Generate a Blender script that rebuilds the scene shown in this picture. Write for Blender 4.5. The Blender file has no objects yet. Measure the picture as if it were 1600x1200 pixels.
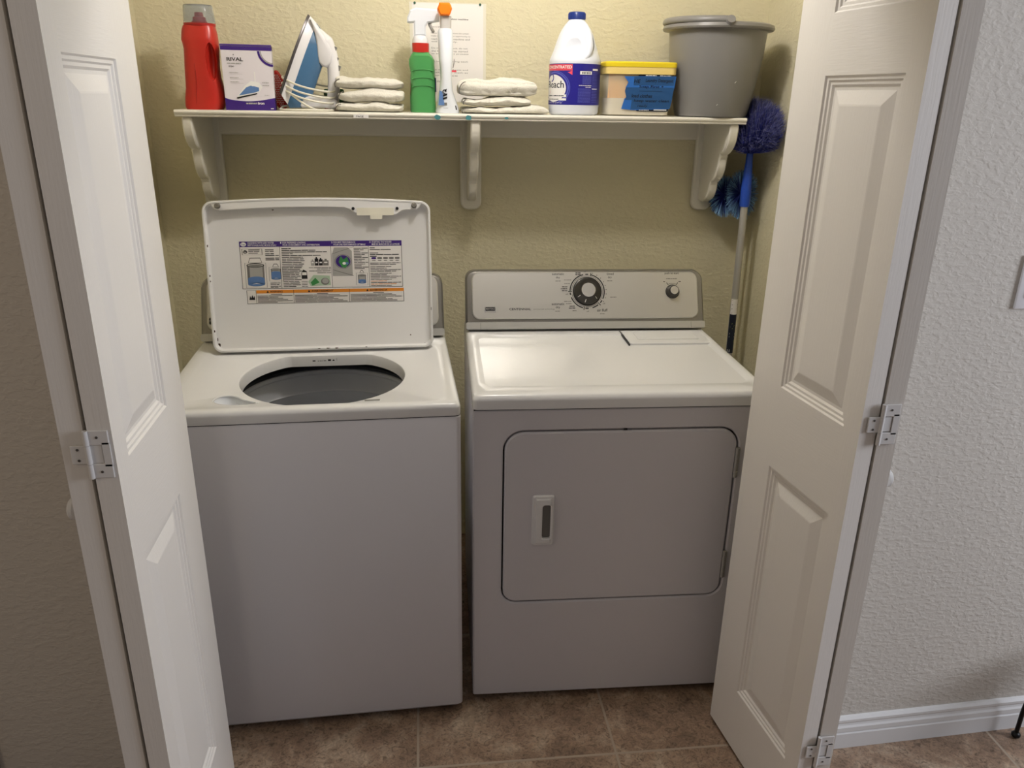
import bpy, bmesh, math, random
from mathutils import Vector, Matrix, noise
R = math.radians
random.seed(7)
SC = bpy.context.scene
COL = SC.collection

# ------------------------------------------------------------------ camera
cam_d = bpy.data.cameras.new('camera'); cam = bpy.data.objects.new('camera', cam_d); COL.objects.link(cam)
cam_d.sensor_width = 36.0; cam_d.lens = 1218.0 / 1600.0 * 36.0; cam_d.clip_start = 0.05
cr = Vector((0.9939, -0.1092, 0.0163)); cu = Vector((0.0224, 0.3441, 0.9387)); cf = Vector((0.1081, 0.9326, -0.3445))
m = Matrix.Identity(4)
for i in range(3):
    m[i][0] = cr[i]; m[i][1] = cu[i]; m[i][2] = -cf[i]
cam.matrix_world = Matrix.Translation((0.0, -2.5943, 1.5791)) @ m
SC.camera = cam

# ------------------------------------------------------------------ world, lights, exposure
SC.view_settings.view_transform = 'Standard'; SC.view_settings.look = 'None'
SC.view_settings.gamma = 1.0; SC.view_settings.use_curve_mapping = False
SC.view_settings.exposure = 0.12
w = bpy.data.worlds.new('world'); SC.world = w; w.use_nodes = True
bg = w.node_tree.nodes['Background']; bg.inputs[0].default_value = (0.86, 0.84, 0.90, 1); bg.inputs[1].default_value = 0.15

def light(name, kind, loc, energy, col, size=0.1, aim=None, size_y=None):
    d = bpy.data.lights.new(name, kind); d.energy = energy; d.color = col
    if kind == 'AREA':
        d.shape = 'RECTANGLE' if size_y else 'DISK'; d.size = size
        if size_y: d.size_y = size_y
    else: d.shadow_soft_size = size
    o = bpy.data.objects.new(name, d); COL.objects.link(o); o.location = loc
    if aim: o.rotation_euler = (Vector(aim) - Vector(loc)).to_track_quat('-Z', 'Y').to_euler()
    return o
light('closet_bulb', 'POINT', (0.22, -0.78, 2.33), 18.5, (1.0, 0.965, 0.94), 0.05)
light('left_wall_fill', 'POINT', (-1.9, -2.4, 1.75), 13, (1.0, 0.80, 0.56), 0.14)  # added warm fill below ceiling height, placed to brighten the left wall
light('window_daylight', 'AREA', (3.4, -2.05, 1.70), 50, (0.86, 0.90, 1.0), 0.8, (0.9, -1.15, 1.1), 1.3)

# ------------------------------------------------------------------ materials
def lin(c):
    out = []
    for v in c[:3]:
        v /= 255.0
        out.append(v / 12.92 if v <= 0.04045 else ((v + 0.055) / 1.055) ** 2.4)
    return (*out, 1.0)
def mat(name, col, rough=0.5, metal=0.0, spec=0.5, trans=0.0, alpha=1.0, bump=None, coat=0.0, stretch=None, ior=1.45):
    m = bpy.data.materials.new(name); m.use_nodes = True
    nt = m.node_tree; p = nt.nodes['Principled BSDF']
    p.inputs['Base Color'].default_value = lin(col); p.inputs['Roughness'].default_value = rough
    p.inputs['Metallic'].default_value = metal; p.inputs['Specular IOR Level'].default_value = spec
    p.inputs['Transmission Weight'].default_value = trans; p.inputs['Alpha'].default_value = alpha
    p.inputs['Coat Weight'].default_value = coat; p.inputs['IOR'].default_value = ior
    if bump:
        sc, st, dist, det = bump
        tc = nt.nodes.new('ShaderNodeTexCoord'); mp = nt.nodes.new('ShaderNodeMapping')
        nz = nt.nodes.new('ShaderNodeTexNoise'); bp = nt.nodes.new('ShaderNodeBump')
        nz.inputs['Scale'].default_value = sc; nz.inputs['Detail'].default_value = det
        if stretch: mp.inputs['Scale'].default_value = stretch
        bp.inputs['Strength'].default_value = st; bp.inputs['Distance'].default_value = dist
        nt.links.new(tc.outputs['Object'], mp.inputs[0]); nt.links.new(mp.outputs[0], nz.inputs['Vector'])
        nt.links.new(nz.outputs['Fac'], bp.inputs['Height']); nt.links.new(bp.outputs[0], p.inputs['Normal'])
    return m
def wall_mat(name, col, scale=70.0, strength=0.45):
    # knock-down plaster: blobs of a clipped noise, slightly flattened
    m = mat(name, col, rough=0.75, spec=0.25); nt = m.node_tree; p = nt.nodes['Principled BSDF']
    tc = nt.nodes.new('ShaderNodeTexCoord'); mp = nt.nodes.new('ShaderNodeMapping'); mp.inputs['Scale'].default_value = (0.8, 0.8, 1.35)
    nz = nt.nodes.new('ShaderNodeTexNoise'); nz.inputs['Scale'].default_value = scale; nz.inputs['Detail'].default_value = 2.5
    nz.inputs['Distortion'].default_value = 0.35
    rp = nt.nodes.new('ShaderNodeValToRGB'); rp.color_ramp.elements[0].position = 0.42; rp.color_ramp.elements[1].position = 0.66
    bp = nt.nodes.new('ShaderNodeBump'); bp.inputs['Strength'].default_value = strength; bp.inputs['Distance'].default_value = 0.0022
    nt.links.new(tc.outputs['Object'], mp.inputs[0]); nt.links.new(mp.outputs[0], nz.inputs['Vector'])
    nt.links.new(nz.outputs['Fac'], rp.inputs[0]); nt.links.new(rp.outputs[0], bp.inputs['Height']); nt.links.new(bp.outputs[0], p.inputs['Normal'])
    return m
def floor_mat():
    m = mat('stone tile', (120, 100, 82), rough=0.42); nt = m.node_tree; p = nt.nodes['Principled BSDF']; L = nt.links.new
    tc = nt.nodes.new('ShaderNodeTexCoord'); sx = nt.nodes.new('ShaderNodeSeparateXYZ'); L(tc.outputs['Object'], sx.inputs[0])
    def math_(op, a, b=None):
        n = nt.nodes.new('ShaderNodeMath'); n.operation = op
        for k, v in enumerate((a, b)):
            if v is None: continue
            if isinstance(v, (int, float)): n.inputs[k].default_value = v
            else: L(v, n.inputs[k])
        return n.outputs[0]
    P, G = 0.5066, 0.0032
    def cell(axis, off):
        u = math_('DIVIDE', math_('SUBTRACT', sx.outputs[axis], off), P)
        f = math_('FRACT', u); d = math_('MULTIPLY', math_('MINIMUM', f, math_('SUBTRACT', 1.0, f)), P)
        return math_('FLOOR', u), d
    ix, dx = cell(0, -0.0445); iy, dy = cell(1, -1.0795)
    dmin = math_('MINIMUM', dx, dy)
    gm = nt.nodes.new('ShaderNodeMapRange'); gm.inputs['From Min'].default_value = G * 0.75; gm.inputs['From Max'].default_value = G * 1.25
    L(dmin, gm.inputs['Value'])
    cb = nt.nodes.new('ShaderNodeCombineXYZ'); L(ix, cb.inputs[0]); L(iy, cb.inputs[1])
    wn = nt.nodes.new('ShaderNodeTexWhiteNoise'); L(cb.outputs[0], wn.inputs['Vector'])
    va = nt.nodes.new('ShaderNodeVectorMath'); va.operation = 'ADD'
    vs = nt.nodes.new('ShaderNodeVectorMath'); vs.operation = 'SCALE'; vs.inputs[3].default_value = 9.0
    L(wn.outputs['Color'], vs.inputs[0]); L(tc.outputs['Object'], va.inputs[0]); L(vs.outputs[0], va.inputs[1])
    n1 = nt.nodes.new('ShaderNodeTexNoise'); n1.inputs['Scale'].default_value = 9; n1.inputs['Detail'].default_value = 7; n1.inputs['Roughness'].default_value = 0.65; n1.inputs['Distortion'].default_value = 0.6
    n2 = nt.nodes.new('ShaderNodeTexNoise'); n2.inputs['Scale'].default_value = 70; n2.inputs['Detail'].default_value = 5; n2.inputs['Roughness'].default_value = 0.7; n2.inputs['Distortion'].default_value = 1.5
    L(va.outputs[0], n1.inputs['Vector']); L(va.outputs[0], n2.inputs['Vector'])
    r1 = nt.nodes.new('ShaderNodeValToRGB'); e = r1.color_ramp.elements
    e[0].position = 0.33; e[0].color = lin((119, 99, 83)); e[1].position = 0.68; e[1].color = lin((176, 158, 138))
    x = e.new(0.5); x.color = lin((146, 123, 104))
    r2 = nt.nodes.new('ShaderNodeValToRGB'); f = r2.color_ramp.elements
    f[0].position = 0.34; f[0].color = (0.30, 0.27, 0.24, 1); f[1].position = 0.66; f[1].color = (1.45, 1.4, 1.33, 1)
    y = f.new(0.46); y.color = (0.9, 0.9, 0.9, 1)
    L(n1.outputs['Fac'], r1.inputs[0]); L(n2.outputs['Fac'], r2.inputs[0])
    mx = nt.nodes.new('ShaderNodeMix'); mx.data_type = 'RGBA'; mx.blend_type = 'MULTIPLY'; mx.inputs['Factor'].default_value = 0.8
    L(r1.outputs[0], mx.inputs['A']); L(r2.outputs[0], mx.inputs['B'])
    gx = nt.nodes.new('ShaderNodeMix'); gx.data_type = 'RGBA'; gx.inputs['A'].default_value = lin((165, 150, 132))
    L(gm.outputs[0], gx.inputs['Factor']); L(mx.outputs['Result'], gx.inputs['B']); L(gx.outputs['Result'], p.inputs['Base Color'])
    bp = nt.nodes.new('ShaderNodeBump'); bp.inputs['Strength'].default_value = 0.35; bp.inputs['Distance'].default_value = 0.0016
    hh = math_('ADD', math_('MULTIPLY', gm.outputs[0], 0.8), math_('MULTIPLY', n2.outputs['Fac'], 0.35))
    L(hh, bp.inputs['Height']); L(bp.outputs[0], p.inputs['Normal'])
    return m
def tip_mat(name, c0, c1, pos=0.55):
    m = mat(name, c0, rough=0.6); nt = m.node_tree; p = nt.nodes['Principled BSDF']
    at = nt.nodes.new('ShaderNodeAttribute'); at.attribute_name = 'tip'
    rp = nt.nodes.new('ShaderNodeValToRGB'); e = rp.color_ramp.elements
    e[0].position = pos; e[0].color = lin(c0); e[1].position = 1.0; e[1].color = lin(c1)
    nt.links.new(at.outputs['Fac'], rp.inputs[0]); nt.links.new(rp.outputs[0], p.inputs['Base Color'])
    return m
M = {}
M['closet'] = wall_mat('cream plaster', (214, 206, 175))
M['room'] = wall_mat('pale plaster', (203, 198, 190), 75, 0.40)
M['ceil'] = mat('ceiling paint', (225, 222, 212), 0.8)
M['floor'] = floor_mat()
M['trim'] = mat('white trim paint', (226, 226, 226), 0.35)
M['door'] = mat('moulded door paint', (230, 226, 220), 0.42, bump=(30, 0.20, 0.0012, 4), stretch=(9, 9, 0.55))
M['doorh'] = mat('moulded door paint with grain', (230, 226, 220), 0.42, bump=(38, 0.28, 0.0012, 4), stretch=(0.6, 0.6, 10))
M['hinge'] = mat('white enamel hinge', (222, 221, 220), 0.35)
M['dark'] = mat('black gap', (14, 13, 13), 0.7)
M['screw'] = mat('screw steel', (105, 102, 98), 0.4, 0.6)
M['shelf'] = mat('shelf paint', (228, 224, 212), 0.4, bump=(25, 0.03, 0.001, 3))
M['enamel'] = mat('white enamel', (228, 228, 228), 0.24, coat=0.15)
M['enamelside'] = mat('white enamel cabinet', (212, 210, 214), 0.28, bump=(900, 0.03, 0.0003, 1))
M['lid'] = mat('lid enamel', (230, 229, 228), 0.35)
M['brush'] = mat('brushed silver', (205, 203, 198), 0.34, 0.6, bump=(300, 0.05, 0.0003, 2), stretch=(1, 0.02, 0.02))
M['bezel'] = mat('silver plastic bezel', (140, 137, 131), 0.25, 0.5)
M['strip'] = mat('silver plastic strip', (196, 195, 190), 0.3, 0.45)
M['chrome'] = mat('machined chrome', (222, 221, 218), 0.25, 0.75)
M['knobgrey'] = mat('grey satin knob', (74, 72, 70), 0.3, 0.7)
M['black'] = mat('black print', (22, 21, 23), 0.5)
M['grey'] = mat('grey print', (120, 118, 114), 0.5)
M['midgrey'] = mat('mid grey print', (168, 166, 162), 0.5)
M['white'] = mat('white print', (236, 234, 232), 0.5)
M['paper'] = mat('white paper', (232, 228, 224), 0.5)
M['purple'] = mat('purple print', (62, 34, 120), 0.4)
M['orange_p'] = mat('orange print', (224, 140, 44), 0.45)
M['blue_p'] = mat('blue print', (92, 126, 178), 0.45)
M['green_p'] = mat('green print', (62, 138, 74), 0.45)
M['palegreen_p'] = mat('pale green print', (176, 198, 172), 0.45)
M['rust'] = mat('rust', (70, 48, 34), 0.8)
M['tub'] = mat('grey basket', (196, 198, 202), 0.32, 0.1)
M['rubber'] = mat('dark rubber', (24, 26, 30), 0.35)
M['recess'] = mat('pale blue white plastic', (228, 232, 238), 0.15)
M['red'] = mat('red plastic', (190, 46, 36), 0.28)
M['redd'] = mat('dark red plastic', (168, 28, 24), 0.35)
M['capclear'] = mat('smoky clear cap', (225, 230, 238), 0.08, trans=0.92, ior=1.2)
M['boxwhite'] = mat('white carton', (226, 220, 226), 0.4)
M['ironblue'] = mat('translucent blue tank', (74, 112, 148), 0.15, coat=0.4)
M['ironwhite'] = mat('iron white plastic', (228, 226, 228), 0.25)
M['irongrey'] = mat('iron sole grey', (88, 84, 84), 0.3, 0.6)
M['cord'] = mat('ivory cord', (228, 224, 208), 0.45)
M['cloth'] = mat('white terry', (230, 226, 214), 0.95, spec=0.1, bump=(420, 0.9, 0.003, 3))
M['hem'] = mat('grey thread', (120, 116, 108), 0.9)
M['green'] = mat('green liquid bottle', (78, 152, 86), 0.25, coat=0.3)
M['clearwhite'] = mat('frosted white plastic', (228, 232, 238), 0.25)
M['orange'] = mat('orange plastic', (250, 128, 22), 0.3)
M['smoke'] = mat('frosted clear plastic', (226, 222, 218), 0.25, trans=0.35)
M['jug'] = mat('white jug plastic', (226, 230, 240), 0.35)
M['navy'] = mat('navy cap', (28, 52, 128), 0.3)
M['label_navy'] = mat('navy label', (38, 34, 136), 0.35)
M['label_mid'] = mat('violet blue label', (92, 98, 190), 0.35)
M['label_red'] = mat('coral red label', (222, 74, 88), 0.35)
M['yellow'] = mat('yellow lid', (232, 206, 40), 0.35)
M['amber'] = mat('amber translucent plastic', (232, 206, 128), 0.3)
M['tubclear'] = mat('clear tub plastic', (236, 228, 205), 0.18, alpha=0.28)
M['powder'] = mat('white powder', (232, 228, 220), 0.9)
M['orangelabel'] = mat('orange back label', (236, 172, 92), 0.5)
M['tape'] = mat('blue painter tape', (30, 78, 130), 0.6)
M['tape2'] = mat('bright blue painter tape', (36, 100, 180), 0.6)
M['ink'] = mat('marker ink', (16, 26, 44), 0.6)
M['teal'] = mat('teal tape', (70, 132, 138), 0.6)
M['bucket'] = mat('grey bucket plastic', (126, 124, 122), 0.32, bump=(260, 0.04, 0.0004, 2))
M['scratch'] = mat('pale scratch', (208, 206, 200), 0.6)
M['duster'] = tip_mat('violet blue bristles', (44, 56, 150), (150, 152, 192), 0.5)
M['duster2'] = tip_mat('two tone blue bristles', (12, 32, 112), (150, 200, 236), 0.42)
M['blueplastic'] = mat('blue plastic grip', (34, 74, 176), 0.3)
M['pole'] = mat('grey aluminium pole', (186, 184, 180), 0.35, 0.5)
M['blackmetal'] = mat('black iron', (18, 17, 17), 0.4, 0.4)
M['plate'] = mat('white switch plate', (236, 236, 240), 0.3)

# ------------------------------------------------------------------ mesh builder
class MB:
    def __init__(s): s.V = []; s.F = []; s.I = []; s.mi = 0; s.A = None; s.X = None
    def v(s, p):
        p = Vector(p)
        if s.X: p = s.X(p) if callable(s.X) else s.X @ p
        s.V.append(p); return len(s.V) - 1
    def f(s, idx): s.F.append(tuple(idx)); s.I.append(s.mi)
    def poly(s, pts): s.f([s.v(p) for p in pts])
    def loops(s, loops, cap0=True, cap1=True, closed=True):
        ids = [[s.v(p) for p in lp] for lp in loops]; n = len(ids[0])
        for a, b in zip(ids, ids[1:]):
            for i in range(n if closed else n - 1):
                j = (i + 1) % n; s.f((a[i], a[j], b[j], b[i]))
        if cap0: s.f(list(reversed(ids[0])))
        if cap1: s.f(ids[-1])
    def box(s, x0, x1, y0, y1, z0, z1, bev=0.0, seg=2):
        if bev <= 0:
            c = [s.v((x, y, z)) for z in (z0, z1) for y in (y0, y1) for x in (x0, x1)]
            for q in ((0, 2, 3, 1), (4, 5, 7, 6), (0, 1, 5, 4), (2, 6, 7, 3), (0, 4, 6, 2), (1, 3, 7, 5)): s.f([c[i] for i in q])
            return
        b = bmesh.new(); bmesh.ops.create_cube(b, size=1)
        for q in b.verts: q.co = Vector(((x0 + x1) / 2 + q.co.x * (x1 - x0), (y0 + y1) / 2 + q.co.y * (y1 - y0), (z0 + z1) / 2 + q.co.z * (z1 - z0)))
        bmesh.ops.bevel(b, geom=list(b.edges), offset=bev, segments=seg, profile=0.5, affect='EDGES')
        s.addbm(b)
    def addbm(s, b):
        off = len(s.V); b.verts.index_update()
        for q in b.verts: s.v(q.co)
        for q in b.faces: s.f([off + k.index for k in q.verts])
        b.free()
    def tube(s, pts, r, seg=10, closed=False, sx=1.0, cap=True):
        pts = [Vector(p) for p in pts]; n = len(pts); rings = []
        up = None
        for i, p in enumerate(pts):
            a = pts[(i - 1) % n] if (closed or i > 0) else p; c = pts[(i + 1) % n] if (closed or i < n - 1) else p
            t = (c - a).normalized()
            if up is None: up = t.orthogonal().normalized()
            up = (up - t * up.dot(t)).normalized(); bi = t.cross(up)
            rr = r[i] if isinstance(r, (list, tuple)) else r
            rings.append([p + (up * math.cos(k) * sx + bi * math.sin(k)) * rr for k in [2 * math.pi * j / seg for j in range(seg)]])
        if closed: rings.append(rings[0])
        s.loops(rings, cap and not closed, cap and not closed)
    def cyl(s, p0, p1, r0, r1=None, seg=24): s.tube([p0, p1], [r0, r0 if r1 is None else r1], seg)
    def lathe(s, prof, c=(0, 0, 0), seg=48, cap0=True, cap1=True, sy=1.0):
        s.loops([[(c[0] + r * math.cos(2 * math.pi * k / seg), c[1] + sy * r * math.sin(2 * math.pi * k / seg), c[2] + z) for k in range(seg)] for r, z in prof], cap0, cap1)
    def prism(s, poly, d0, d1, axis='y', bev=0.0):
        mp = {'y': lambda a, b, d: (a, d, b), 'x': lambda a, b, d: (d, a, b), 'z': lambda a, b, d: (a, b, d)}[axis]
        if bev:
            i = inset(poly, bev); sg = 1 if d1 > d0 else -1
            s.loops([[mp(a, b, d) for a, b in q] for q, d in ((i, d0), (poly, d0 + sg * bev), (poly, d1 - sg * bev), (i, d1))])
        else: s.loops([[mp(a, b, d) for a, b in poly] for d in (d0, d1)])
    def ball(s, c, r, seg=16, sc=(1, 1, 1)):
        s.loops([[(c[0] + sc[0] * r * math.sin(t) * math.cos(2 * math.pi * k / seg), c[1] + sc[1] * r * math.sin(t) * math.sin(2 * math.pi * k / seg), c[2] - sc[2] * r * math.cos(t)) for k in range(seg)]
                 for t in [max(0.02, min(math.pi - 0.02, math.pi * j / (seg // 2))) for j in range(seg // 2 + 1)]])
    # flat decoration through a mapper f(u, v, d) -> point
    def rect(s, f, u0, u1, v0, v1, d=0.0, n=1):
        for i in range(n):
            a = u0 + (u1 - u0) * i / n; b = u0 + (u1 - u0) * (i + 1) / n
            s.poly([f(a, v0, d), f(b, v0, d), f(b, v1, d), f(a, v1, d)])
    def shape(s, f, pts, d=0.0): s.poly([f(a, b, d) for a, b in pts])
    def disc(s, f, u, v, ru, rv, d=0.0, n=28): s.shape(f, [(u + ru * math.cos(2 * math.pi * k / n), v + rv * math.sin(2 * math.pi * k / n)) for k in range(n)], d)
    def arc(s, f, u, v, r0, r1, a0, a1, d=0.0, n=24, sv=1.0):
        m_ = 8 if r0 == 0.0 and r1 > 0.02 else 1
        for j in range(m_):
            ra, rb_ = r0 + (r1 - r0) * j / m_, r0 + (r1 - r0) * (j + 1) / m_
            for i in range(n):
                a = R(a0 + (a1 - a0) * i / n); b = R(a0 + (a1 - a0) * (i + 1) / n)
                s.poly([f(u + r * math.cos(t), v + sv * r * math.sin(t), d) for r, t in ((ra, a), (rb_, a), (rb_, b), (ra, b))])
    def frame(s, f, u0, u1, v0, v1, t, d=0.0):
        s.rect(f, u0, u1, v0, v0 + t, d); s.rect(f, u0, u1, v1 - t, v1, d); s.rect(f, u0, u0 + t, v0, v1, d); s.rect(f, u1 - t, u1, v0, v1, d)
    def text(s, f, body, u, v, h, wid=None, d=0.0, align='L', bold=0.0, skew=0.0):
        # h: height of the ink, wid: width of the ink (None keeps the proportions)
        vs, fs = glyphs(body, bold)
        x0 = min(p[0] for p in vs); x1 = max(p[0] for p in vs); y0 = min(p[1] for p in vs); y1 = max(p[1] for p in vs)
        k = h / (y1 - y0); kx = k if wid is None else wid / (x1 - x0); W = kx * (x1 - x0)
        if align == 'C': u -= W / 2
        elif align == 'R': u -= W
        ids = [s.v(f(u + (p[0] - x0) * kx + skew * (p[1] - y0) * k, v + (p[1] - y0) * k, d)) for p in vs]
        for q in fs: s.f([ids[i] for i in q])
    def words(s, f, u0, u1, v, h, d=0.0, seed=1, gap=None):
        # a line of print too small to read: blurred word blocks
        rn = random.Random(seed); u = u0; gap = gap or h * 0.7
        while u < u1:
            e = min(u1, u + h * rn.uniform(1.3, 4.6))
            if e - u > h * 0.4: s.rect(f, u, e, v, v + h * rn.uniform(0.8, 1.0), d)
            u = e + gap
    def build(s, name, mats, parent=None, smooth=35, weld=False, loc=None):
        me = bpy.data.meshes.new(name); me.from_pydata([tuple(p) for p in s.V], [], s.F)
        if not isinstance(mats, (list, tuple)): mats = [mats]
        for q in mats: me.materials.append(M[q] if isinstance(q, str) else q)
        me.polygons.foreach_set('material_index', s.I)
        if s.A:
            at = me.attributes.new('tip', 'FLOAT', 'POINT'); at.data.foreach_set('value', s.A)
        b = bmesh.new(); b.from_mesh(me)
        if weld: bmesh.ops.remove_doubles(b, verts=b.verts, dist=1e-5)
        bmesh.ops.recalc_face_normals(b, faces=b.faces)
        if smooth:
            for q in b.faces: q.smooth = True
            for e in b.edges:
                if len(e.link_faces) == 2 and e.calc_face_angle(0) > R(smooth): e.smooth = False
        b.to_mesh(me); b.free()
        o = bpy.data.objects.new(name, me); COL.objects.link(o)
        if parent: o.parent = parent
        if loc: o.location = loc
        return o
GL = {}
def glyphs(body, bold=0.0):
    key = (body, bold)
    if key not in GL:
        c = bpy.data.curves.new('ink', 'FONT'); c.body = body; c.size = 1.0; c.offset = bold; c.resolution_u = 3
        o = bpy.data.objects.new('ink', c); COL.objects.link(o)
        dg = bpy.context.evaluated_depsgraph_get(); dg.update()
        me = o.evaluated_get(dg).to_mesh()
        GL[key] = ([(q.co.x, q.co.y) for q in me.vertices], [tuple(q.vertices) for q in me.polygons])
        o.evaluated_get(dg).to_mesh_clear(); bpy.data.objects.remove(o); bpy.data.curves.remove(c)
    return GL[key]
def inset(poly, d):
    n = len(poly); A = sum(poly[i][0] * poly[(i + 1) % n][1] - poly[(i + 1) % n][0] * poly[i][1] for i in range(n)); sg = 1 if A > 0 else -1
    out = []
    for i in range(n):
        p0, p1, p2 = Vector(poly[i - 1]), Vector(poly[i]), Vector(poly[(i + 1) % n])
        a = (p1 - p0).normalized(); b = (p2 - p1).normalized()
        na = Vector((-a.y, a.x)) * sg; nb = Vector((-b.y, b.x)) * sg; k = na + nb
        l = k.length_squared
        out.append(tuple(p1 + k * (d * 2 / l if l > 0.4 else d)))
    return out
def rrect(x0, x1, y0, y1, r, n=6):
    if not isinstance(r, (tuple, list)): r = (r,) * 4
    out = []
    for (cx, cy, a, q) in ((x1 - r[0], y0 + r[0], -90, r[0]), (x1 - r[1], y1 - r[1], 0, r[1]), (x0 + r[2], y1 - r[2], 90, r[2]), (x0 + r[3], y0 + r[3], 180, r[3])):
        for k in range(n + 1): out.append((cx + q * math.cos(R(a + 90 * k / n)), cy + q * math.sin(R(a + 90 * k / n))))
    return out
def cast(poly, c, ang):
    dx, dy = math.cos(ang), math.sin(ang); best = None
    for i in range(len(poly)):
        ax, ay = poly[i][0] - c[0], poly[i][1] - c[1]; bx, by = poly[(i + 1) % len(poly)][0] - c[0], poly[(i + 1) % len(poly)][1] - c[1]
        ex, ey = bx - ax, by - ay; den = dx * ey - dy * ex
        if abs(den) < 1e-12: continue
        t = (ax * ey - ay * ex) / den; u = (ax * dy - ay * dx) / den
        if t > 0 and -1e-6 <= u <= 1 + 1e-6 and (best is None or t < best): best = t
    return (c[0] + dx * best, c[1] + dy * best)
def star(polys, c, n=96):
    ang = {round(2 * math.pi * k / n, 5) for k in range(n)}
    for p in polys[:1] + polys[-1:]:
        for x, y in p: ang.add(round(math.atan2(y - c[1], x - c[0]) % (2 * math.pi), 5))
    ang = sorted(ang); ang = [a for i, a in enumerate(ang) if i == 0 or a - ang[i - 1] > 1e-4]
    return [[cast(p, c, a) for a in ang] for p in polys]
def spline(pts, n=8, closed=False):
    pts = [Vector(p) for p in pts]; N = len(pts); out = []
    for i in range(N if closed else N - 1):
        g = lambda k: pts[k % N] if closed else pts[max(0, min(N - 1, k))]
        p0, p1, p2, p3 = g(i - 1), g(i), g(i + 1), g(i + 2)
        for k in range(n):
            t = k / n
            out.append(0.5 * ((2 * p1) + (p2 - p0) * t + (2 * p0 - 5 * p1 + 4 * p2 - p3) * t * t + (3 * p1 - p0 - 3 * p2 + p3) * t ** 3))
    if not closed: out.append(pts[-1])
    return out
def cut(o, cutter):
    md = o.modifiers.new('cut', 'BOOLEAN'); md.object = cutter; md.operation = 'DIFFERENCE'; md.solver = 'EXACT'
    dg = bpy.context.evaluated_depsgraph_get(); dg.update()
    me = bpy.data.meshes.new_from_object(o.evaluated_get(dg)); o.modifiers.clear(); old = o.data; o.data = me; me.name = o.name
    bpy.data.objects.remove(cutter)
    b = bmesh.new(); b.from_mesh(me)
    for q in b.faces: q.smooth = True
    for e in b.edges: e.smooth = not (len(e.link_faces) == 2 and e.calc_face_angle(0) > R(38))
    b.to_mesh(me); b.free()
def tag(o, label, cat, group=None):
    o['label'] = label; o['category'] = cat
    if group: o['group'] = group
    return o
def thing(name, label, cat, loc=(0, 0, 0), rz=0.0, group=None):
    o = bpy.data.objects.new(name, None); o.empty_display_size = 0.05; COL.objects.link(o)
    o.location = loc; o.rotation_euler = (0, 0, R(rz)); return tag(o, label, cat, group)
def struct(o, label=None, cat=None):
    o['kind'] = 'structure'
    if label: o['label'] = label
    if cat: o['category'] = cat
    return o

# ------------------------------------------------------------------ the setting
YB = 0.03; XL = -0.828; XR = 1.105; YF = -1.11; YI = -0.99
def slab(name, m_, *b):
    q = MB(); q.box(*b); return q.build(name, m_, smooth=0)
struct(slab('floor', 'floor', -3.0, 3.6, -4.6, 0.15, -0.08, 0.0), 'brown mottled stone tile floor with pale grout lines', 'floor')
struct(slab('wall_back', 'closet', XL - 0.1, XR + 0.1, YB, YB + 0.1, 0, 2.45), 'cream textured plaster wall behind the shelf and machines', 'wall')
struct(slab('wall_left', 'closet', XL - 0.1, XL, YI, YB, 0, 2.45), 'cream plaster side wall of the closet, left of the washer', 'wall')
struct(slab('wall_right', 'closet', XR, XR + 0.1, YI, YB, 0, 2.45), 'cream plaster side wall of the closet, right of the dusters', 'wall')
struct(slab('wall_front', 'room', -0.64, 0.93, YF, YI, 2.06, 2.6), 'plaster header wall above the closet opening', 'wall')
struct(slab('wall_front_left', 'room', -3.0, -0.64, YF, YI, 0, 2.6), 'beige plaster wall beside the left folding door', 'wall')
q = MB(); q.box(0, 2.7, 0, 0.12, 0, 2.6); rw = struct(q.build('wall_front_right', 'room', smooth=0), 'pale textured plaster wall right of the folding door', 'wall')
rw.location = (0.93, -1.1105, 0); rw.rotation_euler = (0, 0, R(2.6)); rw.name = 'wall_front_right'
q = MB(); q.box(XL - 0.1, XR + 0.1, YI, YB + 0.1, 2.45, 2.55); struct(q.build('ceiling', 'ceil', smooth=0), 'white closet ceiling', 'ceiling')
q = MB(); q.box(-3.0, 3.6, -4.6, YF, 2.6, 2.7); struct(q.build('ceiling_room', 'ceil', smooth=0), 'white ceiling of the room in front of the closet', 'ceiling')
BASEP = [(0, 0), (-0.013, 0), (-0.013, 0.046), (-0.010, 0.050), (-0.0125, 0.053), (-0.0125, 0.066), (-0.009, 0.071), (-0.0075, 0.077), (-0.011, 0.083), (-0.011, 0.090), (-0.006, 0.096), (0, 0.097)]
q = MB(); q.prism(BASEP, 0.0, 2.65, 'x'); bb = struct(q.build('baseboard_right', 'trim', smooth=20), 'white moulded baseboard along the right wall', 'baseboard')
bb.location = (0.93, -1.1105, 0); bb.rotation_euler = (0, 0, R(2.6))
q = MB(); q.prism(BASEP, -3.0, -0.98, 'x'); bl = struct(q.build('baseboard_left', 'trim', smooth=20), 'white moulded baseboard along the left wall', 'baseboard'); bl.location = (0, YF, 0)
q = MB(); q.box(-1.06, -0.985, YF - 0.016, YF, 0.0, 2.1, 0.005); struct(q.build('trim_1', 'trim'), 'white casing strip at the lower left edge of the photo', 'trim')

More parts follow.
